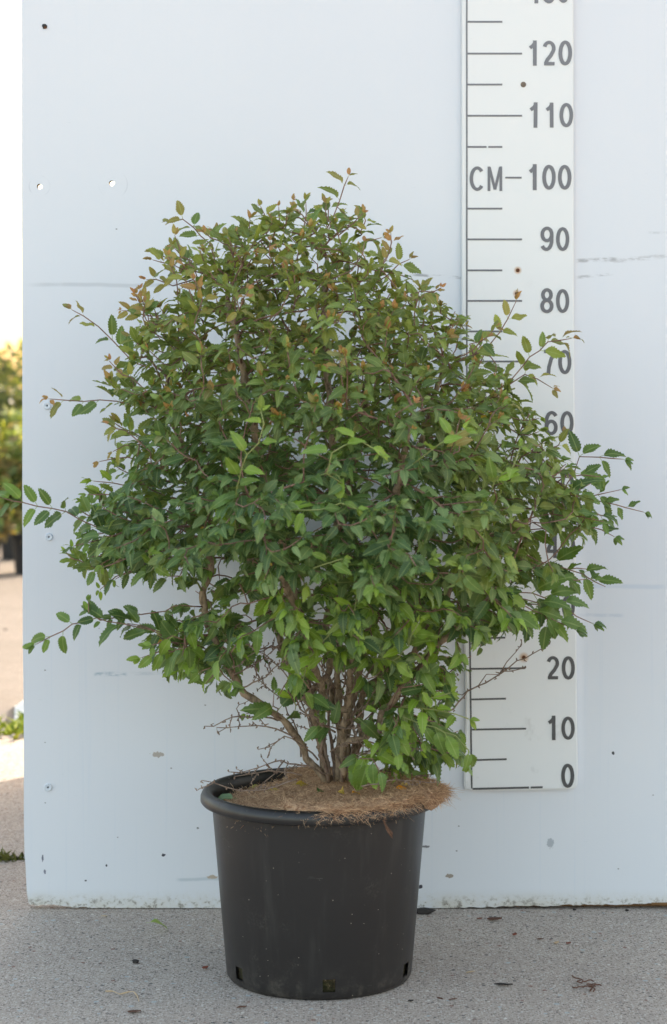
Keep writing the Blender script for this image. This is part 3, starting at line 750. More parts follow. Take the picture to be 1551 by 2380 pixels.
for k_, s_ in enumerate(STEMS):
    q_ = [P(*t) for t in s_]
    if k_ in (5, 7, 8, 9):          # these fork off an older stem a little above the ground
        q_ = q_[1:]; dd = [(Vector(n_) - q_[0]).length for n_ in NP]; j_ = int(np.argmin(dd)); add_poly([Vector(NP[j_])] + q_, j_)
    else: add_poly(q_)
# space colonisation: branches grow towards the spots the crown fills
nodes = np.array(NP); near = np.full(len(AT), 1e9); who = np.zeros(len(AT), int); alive = np.ones(len(AT), bool)
def upd(n0):
    global near, who
    for i in range(n0, len(NP)):
        d = np.linalg.norm(AT - NP[i], axis=1); m = d < near; near[m] = d[m]; who[m] = i
upd(0)
for it in range(70):
    act = alive & (near < .30)
    if not act.any(): break
    n0 = len(NP); D = {}
    for j in np.nonzero(act)[0]:
        dd = AT[j] - NP[who[j]]; l = np.linalg.norm(dd); D.setdefault(who[j], []).append(dd / l)
    for k, ds in D.items():
        d = np.sum(ds, axis=0) + rng.normal(0, .35, 3) + np.array((0, 0, .12))
        if PA[k] >= 0:
            pd = NP[k] - NP[PA[k]]; d = d / (np.linalg.norm(d) + 1e-9) + .7 * pd / (np.linalg.norm(pd) + 1e-9)
        d /= np.linalg.norm(d) + 1e-9
        NP.append(NP[k] + d * STEP); PA.append(k)
    upd(n0); alive &= near > .022
    if len(NP) > 9000: break
N0 = len(NP)
# terminal shoots reach a little further, outward and up
kids = [[] for _ in range(len(NP))]
for i, p in enumerate(PA):
    if p >= 0: kids[p].append(i)
CC = np.array(P(790, 1150)[:])
for i in range(N0):
    if not kids[i] and random.random() < .72:
        q = NP[i]; u, v = uv_of(q)
        out = q - CC; out /= np.linalg.norm(out) + 1e-9; idx = i
        pd = NP[i] - NP[PA[i]] if PA[i] >= 0 else out * STEP; d = pd / (np.linalg.norm(pd) + 1e-9)
        for s_ in range(random.randint(1, 3) + (1 if v < 1000 and random.random() < .5 else 0)):
            d = d + .45 * out + np.array((0, 0, .35 if v < 900 else .05)) + rng.normal(0, .3, 3); d /= np.linalg.norm(d)
            np_ = NP[idx] + d * STEP * .9
            if np_[1] > -.02 or outside(*uv_of(np_), 12): break
            NP.append(np_); PA.append(idx); idx = len(NP) - 1
# shoots that stick out of the crown, one by one as they stand
SHOOTS = [  # points (u, v, dy), leaf length in m, kind
 ([(345, 880, -.02), (300, 835, 0), (262, 790, 0), (228, 758, 0), (195, 738, 0), (168, 722, 0)], .030, 'up'),
 ([(360, 925, 0), (300, 938, 0), (240, 928, 0), (190, 931, 0), (150, 933, 0), (112, 925, 0)], .031, 'up'),
 ([(370, 820, 0), (352, 770, 0), (340, 728, 0), (322, 700, 0), (318, 684, 0)], .026, 'bronze'),
 ([(430, 690, 0), (408, 640, 0), (385, 600, 0), (360, 588, 0)], .030, 'up'),
 ([(510, 620, 0), (488, 565, 0), (450, 530, 0), (420, 508, 0), (395, 516, 0)], .029, 'up'),
 ([(560, 620, 0), (540, 580, 0), (525, 560, 0), (505, 540, 0)], .028, 'up'),
 ([(590, 600, 0), (620, 545, 0), (612, 505, 0), (605, 478, 0)], .028, 'up'),
 ([(758, 600, 0), (748, 560, 0), (772, 510, 0), (788, 465, 0), (800, 432, 0), (808, 412, 0)], .031, 'up'),
 ([(650, 600, 0), (662, 540, 0), (672, 500, 0), (682, 468, 0)], .027, 'bronze'),
 ([(700, 590, -.03), (706, 540, -.03), (708, 500, -.03), (712, 468, -.03)], .028, 'up'),
 ([(820, 640, 0), (835, 590, 0), (850, 560, 0), (884, 552, 0)], .028, 'up'),
 ([(860, 680, 0), (900, 640, 0), (925, 612, 0), (948, 604, 0)], .029, 'up'),
 ([(940, 740, 0), (975, 700, 0), (990, 680, 0), (1012, 676, 0)], .027, 'up'),
 ([(1010, 800, 0), (1040, 760, 0), (1060, 752, 0), (1082, 758, 0)], .027, 'bronze'),
 ([(1090, 880, .05), (1135, 810, .05), (1162, 775, .05), (1185, 740, .05), (1196, 704, .05)], .033, 'up'),
 ([(1120, 960, .05), (1190, 880, .05), (1232, 830, .05), (1275, 795, .05), (1330, 785, .05)], .034, 'up'),
 ([(1170, 900, .05), (1222, 868, .05), (1250, 880, .05), (1285, 902, .05)], .029, 'up'),
 ([(1310, 1150, .05), (1335, 1100, .05), (1345, 1062, .05), (1395, 1060, .05), (1450, 1066, .05)], .038, 'low'),
 ([(1340, 1170, .08), (1395, 1150, .08), (1440, 1140, .08)], .030, 'low'),
 ([(1340, 1180, .08), (1400, 1165, .08), (1455, 1180, .08), (1500, 1192, .08)], .028, 'low'),
 ([(1200, 1235, .02), (1290, 1225, .02), (1370, 1225, .02), (1425, 1246, .02)], .036, 'low'),
 ([(1190, 1300, 0), (1280, 1315, 0), (1350, 1335, 0), (1405, 1362, 0)], .042, 'low'),
 ([(1180, 1360, -.05), (1240, 1375, -.05), (1300, 1400, -.05), (1340, 1430, -.05), (1380, 1450, -.05)], .044, 'low'),
 ([(1180, 1400, -.08), (1240, 1420, -.08), (1290, 1440, -.08), (1330, 1460, -.08)], .046, 'low'),
 ([(1100, 1400, -.12), (1160, 1400, -.12), (1215, 1440, -.12)], .045, 'low'),
 ([(470, 1190, 0), (380, 1150, 0), (330, 1128, 0), (260, 1125, 0), (215, 1118, 0)], .032, 'up'),
 ([(440, 1110, 0), (370, 1082, 0), (300, 1062, 0), (235, 1068, 0)], .030, 'up'),
 ([(450, 1310, -.05), (380, 1270, -.06), (290, 1262, -.07), (220, 1225, -.08), (150, 1190, -.09), (85, 1175, -.10), (30, 1162, -.10), (-20, 1150, -.10)], .037, 'mid'),
 ([(420, 1300, -.02), (330, 1290, -.02), (250, 1290, -.02), (190, 1300, -.02)], .031, 'mid'),
 ([(380, 1250, .03), (300, 1220, .03), (240, 1190, .03), (190, 1165, .03)], .030, 'mid'),
 ([(400, 1330, 0), (330, 1320, 0), (270, 1340, 0), (235, 1370, 0)], .029, 'mid'),
 ([(430, 1230, -.04), (370, 1190, -.06), (300, 1175, -.07), (240, 1170, -.07)], .028, 'mid'),
 ([(440, 1260, .02), (350, 1245, .02), (270, 1235, .02), (200, 1240, .02)], .029, 'mid'),
 ([(430, 1290, -.1), (350, 1280, -.13), (290, 1300, -.14), (240, 1320, -.14)], .030, 'mid'),
 ([(420, 1310, -.02), (350, 1320, -.04), (300, 1330, -.05), (265, 1345, -.05)], .028, 'mid'),
 ([(400, 1240, -.05), (330, 1225, -.07), (250, 1250, -.08), (175, 1270, -.08)], .029, 'mid'),
 ([(400, 1160, 0), (330, 1160, -.02), (270, 1150, -.02), (205, 1150, -.02)], .028, 'up'),
 ([(400, 1060, 0), (340, 1030, -.02), (290, 1035, -.02), (262, 1050, -.02)], .028, 'up'),
 ([(1220, 1110, .0), (1290, 1110, .0), (1350, 1105, 0), (1395, 1110, 0)], .031, 'low'),
 ([(1220, 1150, -.05), (1290, 1150, -.06), (1350, 1140, -.07), (1380, 1120, -.07)], .034, 'low'),
 ([(1220, 1180, .03), (1300, 1180, .03), (1370, 1190, .03), (1420, 1205, .03)], .031, 'low'),
 ([(1200, 1200, -.05), (1280, 1195, -.06), (1350, 1200, -.07), (1400, 1215, -.07)], .032, 'low'),
 ([(1230, 1060, .02), (1270, 1050, .02), (1300, 1035, .02), (1310, 1010, .02)], .026, 'up'),
 ([(1200, 1340, -.03), (1270, 1340, -.03), (1330, 1350, -.03), (1370, 1345, -.03)], .034, 'low'),
 ([(1200, 1320, .03), (1280, 1330, .03), (1340, 1320, .03), (1365, 1322, .03)], .032, 'low'),
 ([(1200, 1380, -.06), (1250, 1400, -.07), (1275, 1440, -.07), (1290, 1455, -.07)], .040, 'low'),
 ([(480, 1480, -.02), (420, 1470, -.04), (370, 1470, -.05), (330, 1455, -.05), (290, 1450, -.05)], .032, 'mid'),
 ([(500, 1520, -.03), (440, 1500, -.06), (390, 1490, -.07), (345, 1500, -.07)], .034, 'hang'),
 ([(490, 1500, -.03), (420, 1500, -.05), (350, 1465, -.06), (280, 1450, -.06), (220, 1438, -.06), (165, 1452, -.06), (120, 1480, -.06), (85, 1495, -.06)], .034, 'mid'),
 ([(235, 1440, -.06), (205, 1425, -.06), (204, 1400, -.06)], .020, 'mid'),
 ([(500, 1530, -.04), (440, 1520, -.07), (380, 1510, -.08), (330, 1530, -.09)], .034, 'hang'),
 ([(480, 1500, -.04), (440, 1490, -.08), (400, 1480, -.1), (360, 1500, -.1)], .034, 'hang'),
 ([(540, 1560, -.05), (500, 1550, -.08), (470, 1560, -.1)], .033, 'hang'),
 ([(520, 1530, 0), (470, 1520, 0), (425, 1540, 0)], .033, 'hang'),
 ([(620, 1640, -.03), (600, 1655, -.03), (570, 1658, -.03)], .030, 'mid'),
 ([(530, 1260, -.2), (545, 1180, -.26), (562, 1090, -.30), (596, 1030, -.32), (612, 985, -.32), (606, 955, -.32)], .032, 'fresh'),
 ([(600, 1230, -.24), (680, 1185, -.30), (740, 1185, -.32), (790, 1172, -.32), (822, 1180, -.32)], .029, 'fresh'),
 ([(350, 1330, -.15), (355, 1310, -.18), (345, 1290, -.2)], .031, 'fresh'),
 ([(700, 1600, -.16), (712, 1540, -.2), (760, 1480, -.22), (782, 1440, -.22)], .029, 'fresh'),
 ([(900, 1560, -.16), (950, 1500, -.2), (975, 1450, -.22)], .031, 'fresh'),
 ([(830, 1480, -.2), (828, 1420, -.22), (832, 1390, -.22)], .031, 'fresh'),
 ([(860, 1260, -.28), (930, 1300, -.3), (985, 1310, -.3), (1010, 1300, -.3)], .029, 'fresh'),
 ([(1100, 1200, -.22), (1150, 1120, -.26), (1190, 1090, -.28), (1208, 1040, -.28)], .029, 'fresh'),
 ([(700, 1350, -.3), (730, 1320, -.31), (800, 1300, -.32)], .031, 'fresh'),
 ([(960, 1060, -.28), (1020, 1030, -.3), (1080, 1000, -.3)], .028, 'fresh'),
 ([(760, 1100, -.33), (770, 1050, -.34), (830, 1020, -.34), (880, 1050, -.34)], .028, 'fresh'),
 ([(800, 900, -.24), (790, 860, -.26), (795, 830, -.26)], .032, 'bronze'),
 ([(1040, 1090, -.26), (1060, 1020, -.28), (1068, 975, -.28)], .030, 'bronze'),
 ([(880, 980, -.28), (920, 960, -.3), (960, 935, -.3)], .030, 'bronze'),
 ([(450, 760, -.15), (470, 700, -.17), (452, 650, -.18)], .027, 'bronze'),
 ([(560, 720, -.2), (566, 690, -.22), (575, 675, -.22)], .027, 'bronze'),
 ([(640, 640, -.1), (630, 590, -.12), (632, 560, -.12)], .026, 'bronze'),
 ([(840, 1760, -.06), (880, 1740, -.1), (900, 1715, -.13), (892, 1700, -.13)], .030, 'fresh'),
 ([(820, 1760, -.06), (870, 1765, -.12), (880, 1790, -.15), (885, 1800, -.15)], .037, 'hang'),
 ([(880, 1700, -.1), (920, 1700, -.13), (925, 1745, -.14), (935, 1765, -.14)], .037, 'hang'),
 ([(900, 1690, -.08), (960, 1690, -.1), (985, 1720, -.1)], .037, 'hang'),
 ([(940, 1680, -.1), (1010, 1690, -.12), (1060, 1710, -.12), (1085, 1745, -.12), (1090, 1775, -.12)], .033, 'hangfresh'),
 ([(950, 1660, -.1), (1010, 1650, -.13), (1060, 1660, -.14), (1090, 1670, -.14)], .029, 'fresh'),
 ([(950, 1640, -.1), (1000, 1620, -.13), (1045, 1610, -.14)], .031, 'fresh'),
 ([(760, 1700, -.05), (745, 1680, -.1), (740, 1660, -.12)], .034, 'mid'),
 ([(800, 1690, -.06), (830, 1670, -.1), (850, 1650, -.12)], .042, 'mid'),
 ([(650, 1680, -.04), (640, 1640, -.08), (636, 1610, -.1)], .042, 'mid'),
 ([(690, 1640, -.1), (720, 1600, -.14), (700, 1570, -.16)], .044, 'mid'),
 ([(880, 1650, -.1), (930, 1600, -.12), (990, 1590, -.12)], .042, 'mid'),
]
# many small sprays break the outline of the crown, mostly along its top and sides
for k in range(46):
    v = random.uniform(490, 1290) if k % 4 else random.uniform(490, 620); q = sil(v); sd = random.choice((-1, 1)); up = max(0, (1000 - v) / 500)
    if v < 700 and random.random() < .6: u0 = random.uniform(q[0], q[1]); ang = random.uniform(50, 130)
    else: u0 = q[0] if sd < 0 else q[1]; ang = random.uniform(5, 35 + 40 * up); ang = 180 - ang if sd < 0 else ang
    if in_gap(u0, v) or u0 > 1180: continue
    v0 = v + 25; dy = random.uniform(-.12, .12); a = R(ang); L = random.uniform(35, 78); pp = [(u0 - 20 * math.cos(a), v0 + 10, dy)]; uu, vv_ = u0, v0
    for j in range(4):
        a += random.gauss(0, .22) + .06 * sd; pp.append((uu, vv_, dy)); uu += L / 3 * math.cos(a); vv_ -= L / 3 * math.sin(a)
    SHOOTS.append((pp, random.uniform(.024, .030), 'bronze' if (v < 900 and random.random() < .35) else 'up'))
NPa = np.array(NP)
shoot_ids = []
core = len(NP)
for pl_, L, kd in SHOOTS:
    p0 = P(*pl_[0]); d = np.linalg.norm(NPa - np.array(p0[:]), axis=1); j = int(d.argmin())
    q = [Vector(NPa[j])] + [P(*t) for t in pl_[(0 if d[j] > .03 else 1):]]
    ids = add_poly(q, j); shoot_ids.append((ids, L, kd, d[j]))
NN = len(NP)
kids = [[] for _ in range(NN)]
for i, p in enumerate(PA):
    if p >= 0: kids[p].append(i)
cnt = np.zeros(NN)
order = sorted(range(NN), key=lambda i: -i)
for i in order:
    if not kids[i]: cnt[i] = 1
    else: cnt[i] = sum(cnt[k] for k in kids[i])
rad_ = .00062 * cnt ** .52
rad_ = np.maximum(np.minimum(rad_, .0050), .0009)
isroot = [i for i in range(NN) if PA[i] < 0]
pot_base = P(787, 1812)
shrub = empty('shrub', pot_base, 'bushy green deciduous shrub with bronze shoot tips growing from the black pot', 'shrub')
def barkmat(name, a, b, sc=120):
    N = NT(name); pos = N.n('NewGeometry').outputs['Position']; n = N.noise(N.scaled(pos, (1, 1, .4)), sc, 5, .7); n2 = N.noise(pos, 30, 3)
    c = N.mix(N.sstep(n, .3, .7), col(*a), col(*b)); c = N.mix(N.sstep(n2, .5, .75, 0, .6), c, col(*[x * 1.4 for x in b]))
    N.set(N.p.inputs['Base Color'], c); N.p.inputs['Roughness'].default_value = .8; N.bump(n, .9, .002); return N.mat
M['bark'] = barkmat('bark', (.10, .068, .042), (.36, .27, .185))
M['twig'] = barkmat('twig_bark', (.13, .065, .05), (.29, .17, .125), 200)
M['green_twig'] = simple('green_shoot', (.24, .27, .09), .5, .25, 60)
M['deadtwig'] = barkmat('dead_twig', (.12, .075, .055), (.30, .225, .175), 150)
gb, gt, gg = Geo(), Geo(), Geo()
done = set(); fresh_nodes = set()
for ids, L, kd, dd in shoot_ids:
    if kd in ('fresh', 'hangfresh'): fresh_nodes.update(ids[1:])
def rough(ps, rs):
    P2, R2 = [], []
    for i in range(len(ps) - 1):
        for t in (0, .33, .66):
            P2.append(ps[i].lerp(ps[i + 1], t) + Vector((random.gauss(0, .0006), random.gauss(0, .0006), 0))); R2.append((rs[i] * (1 - t) + rs[i + 1] * t) * random.uniform(.82, 1.2))
            if random.random() < .22:      # knots and cut spurs
                d = Vector((random.gauss(0, 1), random.gauss(0, 1), random.gauss(.3, .4))).normalized(); q = P2[-1]; k = R2[-1]
                gb.tube([q, q + d * (k + .0015), q + d * (k + random.uniform(.002, .006))], [.0016, .0014, .0008], 6)
    P2.append(ps[-1]); R2.append(rs[-1]); return P2, R2
def chain(start):
    st_ = [(start, PA[start])]
    while st_:
        i, par = st_.pop(); pts_ = []; rs = []
        if par >= 0: pts_.append(Vector(NP[par])); rs.append(min(rad_[par], rad_[i] * 1.25))
        while True:
            pts_.append(Vector(NP[i])); rs.append(rad_[i])
            ks = kids[i]
            if not ks: break
            k = max(ks, key=lambda q: cnt[q])
            for o_ in ks:
                if o_ != k: st_.append((o_, i))
            i = k
        rs[-1] *= .6
        if i in fresh_nodes: G_ = gg
        else: G_ = None
        if G_ is not None: gt.tube(pts_, [max(.0009, r) for r in rs], 5, m=1)
        else:
            n = next((j for j, r in enumerate(rs) if r < .0030), len(rs))
            if n > 1: gb.tube(*rough(pts_[:n + 1], rs[:n + 1]), 10)
            if n < len(rs) - 1: gt.tube(pts_[max(0, n - (1 if n > 1 else 0)):], rs[max(0, n - (1 if n > 1 else 0)):], 5)
for r0 in isroot: chain(r0)
# root flare
gb.obj('stems', M['bark'], shrub, True); gt.obj('twigs', [M['twig'], M['green_twig']], shrub, True)

LV = Leaves()
DK, MD, BR, OL, BZ, YL = (.055, .110, .038), (.110, .190, .054), (.28, .44, .035), (.29, .325, .060), (.42, .19, .085), (.50, .30, .03)
def mixc(a, b, t): t = max(0, min(1, t)); return tuple(x + (y - x) * t for x, y in zip(a, b))
def leaf_color(u, v, dy, tip=0.0):
    up = max(0, min(1, (1080 - v) / 420)); c = mixc(DK, MD, random.random() * 1.15)
    if random.random() < .22: c = mixc(c, (.24, .34, .14), random.uniform(.3, 1.0))
    c = mixc(c, OL, up * random.uniform(.25, 1.0))
    if u > 1050 and 900 < v < 1350: c = mixc(c, OL, random.uniform(0, .6))
    if tip > 0: c = mixc(c, mixc(BR, BZ, 1 if random.random() < up * .9 else 0), tip * (random.uniform(.2, .95) if up > .1 else random.uniform(0, .6)))
    if v > 1350 and random.random() < (.45 if u > 640 else .25): c = mixc(c, BR, random.uniform(.2, .7))
    if random.random() < .0025: c = YL
    return c
def lsize(u, v):
    L = .0212 + .0030 * max(0, min(1, (v - 550) / 700)) + .0045 * max(0, min(1, (v - 1300) / 300))
    if u > 1050 and v > 1250: L *= 1.12
    return L * random.choice((random.uniform(.5, .85), random.uniform(.85, 1.12), random.uniform(.95, 1.3)))
side = 1
for i in range(core):
    if PA[i] < 0 or cnt[i] > 22: continue
    p = Vector(NP[i]); u, v = uv_of(p); dy = p.y - SY
    if v > (1790 if u > 840 else 1700): continue
    if v > 1480 and random.random() > dens(u, v) * 1.25: continue
    pd = (p - Vector(NP[PA[i]])); 
    if pd.length < 1e-6: continue
    pd.normalize(); out = Vector((p.x - CC[0], (p.y - CC[1]) * 1.15, (p.z - CC[2]) * .7)); rr = out.length; out.normalize()
    if rr < .15 and dy < .03 and random.random() < .5: continue
    terminal = not kids[i]
    nl = 1 if cnt[i] > 12 else (3 if random.random() < (.45 if v < 1300 else .3) else 2)
    if terminal: nl = 5 if v > 800 else 4
    for k in range(nl):
        side = -side
        sd_ = pd.cross(Vector((0, 0, 1)) * 1.0 + out * .3);
        if sd_.length < .05: sd_ = pd.orthogonal()
        sd_.normalize()
        d = pd * random.uniform(.3, 1.0) + sd_ * side * random.uniform(.4, 1.1) + out * random.uniform(.1, .7) + Vector((random.gauss(0, .25), random.gauss(0, .25), random.gauss(-.16, .3) - (.20 if v > 1250 else .05 if v > 900 else -.05)))
        if terminal and k == 0: d = pd + out * .4 + Vector((0, 0, random.uniform(-.2, .5) if v < 1000 else random.uniform(-.5, .2)))
        nr = Vector((0, 0, 1)) * random.uniform(.4, 1.1) + out * random.uniform(.1, .9) + Vector((random.gauss(0, .42), random.gauss(0, .42) - .12, random.gauss(0, .3)))
        L = lsize(u, v) * (random.uniform(.5, .85) if terminal and k else 1)
        tp = p + d.normalized() * L * .7; tu, tv = uv_of(tp)
        if (in_gap(tu, tv, .9) or in_gap(u, v, .85)) and random.random() < .95: continue
        if tp.y > -.015 or outside(tu, tv): continue
        if terminal and k == 0:
            L *= .6
            if v < 1000:
                for q_ in range(random.choice((1, 2, 3))): LV.add(p, pd + Vector((random.gauss(0, .3), random.gauss(0, .3), .7)), out, L * random.uniform(.7, 1.1), mixc(OL, BZ, random.uniform(.6, 1)), 3)
        lc = leaf_color(u, v, dy, .8 if terminal and k == 0 else (.35 if terminal else 0))
        LV.add(p, d, nr, L * (.55 if lc == YL else 1), lc)
for ids, L0, kd, dd in shoot_ids:
    n = len(ids); side = 1
    for j in range(2 if dd < .06 else max(2, int(dd / STEP * .4)), n):
        p = Vector(NP[ids[j]]); pd = (p - Vector(NP[ids[j - 1]])).normalized(); u, v = uv_of(p); t = j / (n - 1); side = -side
        sd_ = Vector((-pd.z, random.uniform(-.8, .3), pd.x)); sd_.normalize()
        if j % 2 and L0 > .037 and random.random() < .3: continue
        last = j == n - 1
        for k in range(3 if last else (2 if random.random() < (.75 if kd in ('up', 'bronze') else .5) else 1)):
            if k == 1 and not last: side = -side
            if kd in ('hang', 'hangfresh'):
                d = Vector((random.gauss(0, .35) + pd.x * .4, random.gauss(-.25, .25), -1)); nr = Vector((random.gauss(0, .4), -1, .5))
            elif kd == 'low':
                d = pd * .8 + sd_ * side * .7 + Vector((0, -.1, -.35 if random.random() < .6 else .1)); nr = Vector((random.gauss(0, .35), -.8, .8))
            elif kd == 'fresh':
                d = pd * .7 + Vector((side * .8 + random.gauss(0, .2), -.2, random.gauss(.0, .4))); nr = Vector((random.gauss(0, .4), -.9, .8))
            else:
                d = pd * .75 + sd_ * side * random.uniform(.5, .9) + Vector((0, random.gauss(-.1, .3), random.uniform(-.35, .15))); nr = Vector((random.gauss(0, .3), random.gauss(-.8 if kd == 'up' else -1.0, .45), 1 if kd == 'up' else .7)); L0_ = 1
            if last:
                d = pd + Vector((random.gauss(0, .5), random.gauss(0, .3), random.gauss(0, .5) + (.25 if v < 1000 else -.1)))
            L = L0 * random.uniform(.8, 1.2) * (1.12 - .42 * t) * (random.uniform(.45, .7) if last else 1)
            if kd in ('fresh', 'hangfresh'): c = mixc(mixc(MD, BR, random.uniform(.15, .7)), (.26, .36, .05), max(0, t - .55) * random.uniform(.3, 2.0))
            elif kd == 'bronze': c = mixc(mixc(OL, MD, .3), BZ, (t - .2) * random.uniform(.5, 1.5)); L *= .78
            elif kd == 'up': c = mixc(mixc(MD, OL, random.random()), BZ, max(0, t - .72) * random.uniform(.6, 3.4)) if v < 1080 else mixc(mixc(MD, OL, random.random() * .5), BR, max(0, t - .7) * 2)
            elif kd == 'hang': c = mixc(MD, BR, random.uniform(.0, .65))
            else: c = mixc(mixc(DK, MD, random.random()), BR, max(0, t - .65) * random.uniform(0, 2.2) if kd == 'mid' else random.uniform(0, .3))
            LV.add(p, d, nr, L, c)
print('nodes', NN, 'leaves', len(LV.V))
LV.obj('foliage', M['leaf'], shrub)

# bare, budded dead twigs low in the shrub
gd = Geo()
def dead(pl_, r0=.0012, side_n=5, L=.018):
    q = [P(*t) for t in pl_]; pts_ = []
    for a, b in zip(q[:-1], q[1:]):
        n = max(1, int((b - a).length / .012))
        for i in range(n): pts_.append(a.lerp(b, i / n) + Vector((random.gauss(0, .0012), random.gauss(0, .0012), random.gauss(0, .0012))))
    pts_.append(q[-1]); n = len(pts_)
    gd.tube(pts_, [r0 * (1 - .65 * i / n) for i in range(n)], 5)
    sg = 1
    for i in range(2, n):
        p = pts_[i]; gd.tube([p, p + Vector((random.gauss(0, .0012), random.gauss(0, .001), sg * .0022)), p + Vector((random.gauss(0, .0016), random.gauss(0, .001), sg * .0040))], [.0007, .0013, .0006], 5); sg = -sg
        if random.random() < side_n / n:
            d = (pts_[i] - pts_[i - 1]).normalized(); d = (d + Vector((random.gauss(0, .4), random.gauss(0, .5), random.choice((-1, 1)) * random.uniform(.4, 1)))).normalized(); c = [p]
            for k in range(random.randint(2, 4)):
                d = (d + Vector((random.gauss(0, .3), random.gauss(0, .3), random.gauss(0, .3)))).normalized(); c.append(c[-1] + d * L * random.uniform(.3, .6)); e = c[-1]
                gd.tube([e, e + Vector((random.gauss(0, .001), 0, .0018 * random.choice((-1, 1)))), e + Vector((random.gauss(0, .001), 0, .0034 * random.choice((-1, 1))))], [.0006, .0012, .0005], 5)
            gd.tube(c, [r0 * .55] * (len(c) - 1) + [r0 * .3], 5)
for k in range(11):
    u0 = random.uniform(758, 812); t_ = (u0 - 785) / 30; y0 = random.uniform(-.02, .02)
    dead([(u0, 1815, y0), (u0 + t_ * 14 + random.uniform(-8, 8), 1755, y0 * 1.6), (u0 + t_ * 34 + random.uniform(-14, 14), 1690, y0 * 2.4), (u0 + t_ * 60 + random.uniform(-25, 25), 1610, y0 * 3.4), (u0 + t_ * 85 + random.uniform(-35, 35), 1530, y0 * 4)], random.uniform(.0016, .0032), 6)
for a in (([(860, 1760, 0), (960, 1700, .03), (1040, 1660, .05), (1090, 1605, .08), (1150, 1575, .08), (1200, 1540, .08), (1240, 1518, .08), (1278, 1497, .08)], .0019, 6),
          ([(1090, 1605, .08), (1075, 1618, .08), (1062, 1612, .08)], .001, 2), ([(1110, 1594, .08), (1130, 1572, .08), (1160, 1568, .08)], .0009, 2), ([(1160, 1570, .08), (1180, 1540, .08), (1200, 1515, .08)], .0010, 2), ([(1165, 1562, .08), (1215, 1556, .08), (1222, 1548, .08)], .0010, 2),
          ([(1020, 1640, .06), (1045, 1590, .06), (1062, 1565, .06)], .0009, 1),
          ([(650, 1672, -.02), (600, 1665, -.04), (560, 1668, -.05), (520, 1672, -.05), (497, 1690, -.05), (475, 1688, -.05)], .0015, 4), ([(560, 1668, -.05), (552, 1650, -.05), (556, 1638, -.05)], .0009, 1), ([(690, 1720, -.02), (640, 1690, -.04), (580, 1688, -.05), (530, 1692, -.05), (508, 1702, -.05)], .0014, 4), ([(530, 1692, -.05), (505, 1690, -.05), (506, 1705, -.05)], .0009, 1),
          ([(740, 1765, -.01), (700, 1728, -.03), (660, 1712, -.04), (630, 1735, -.05), (600, 1742, -.05)], .0014, 4),
          ([(765, 1800, -.02), (700, 1778, -.05), (640, 1768, -.08), (600, 1786, -.1), (560, 1796, -.11)], .0016, 5), ([(700, 1800, -.08), (620, 1790, -.1), (580, 1800, -.12), (545, 1805, -.12)], .0013, 5),
          ([(690, 1812, -.10), (620, 1835, -.12), (560, 1840, -.14), (528, 1830, -.14), (500, 1820, -.15), (470, 1814, -.15)], .0015, 4), ([(660, 1772, -.06), (640, 1800, -.08), (612, 1822, -.09), (590, 1842, -.1)], .0012, 3),
          ([(780, 1700, -.02), (700, 1650, -.06), (660, 1560, -.1), (600, 1510, -.12), (570, 1530, -.12)], .0016, 8), ([(545, 1570, -.05), (600, 1540, -.08), (650, 1500, -.08)], .0013, 6), ([(560, 1600, -.05), (620, 1570, -.08), (660, 1535, -.1)], .0013, 6),
          ([(800, 1700, -.03), (850, 1640, -.06), (880, 1590, -.06), (960, 1560, -.06)], .0014, 7), ([(790, 1690, -.04), (840, 1690, -.07), (900, 1700, -.1), (960, 1740, -.1)], .0013, 6), ([(800, 1760, -.02), (850, 1750, -.05), (920, 1735, -.07), (960, 1760, -.08)], .0014, 6),
          ([(780, 1600, -.03), (740, 1540, -.06), (730, 1480, -.08)], .0013, 7), ([(790, 1560, -.03), (760, 1500, -.07), (690, 1480, -.08), (640, 1470, -.09)], .0012, 7), ([(760, 1740, 0), (720, 1690, -.03), (700, 1620, -.04), (680, 1600, -.04)], .0015, 6),
          ([(785, 1640, -.05), (820, 1600, -.08), (830, 1550, -.1)], .0012, 5), ([(790, 1400, -.1), (796, 1330, -.14), (830, 1310, -.16)], .0012, 3), ([(810, 1780, 0), (880, 1790, 0), (950, 1800, .0), (990, 1805, 0)], .0013, 5), ([(700, 1760, 0), (690, 1700, .02), (650, 1620, .04), (590, 1570, .05)], .0014, 7), ([(830, 1700, .02), (880, 1640, .05), (900, 1580, .06)], .0013, 6),
          ([(840, 1830, -.12), (900, 1815, -.12), (960, 1812, -.12), (1000, 1820, -.12)], .0012, 3), ([(770, 1745, -.03), (800, 1728, -.06), (850, 1722, -.08), (880, 1700, -.09)], .0013, 5)):
    dead(*a)
gd.obj('dead_twigs', M['deadtwig'], shrub, True)

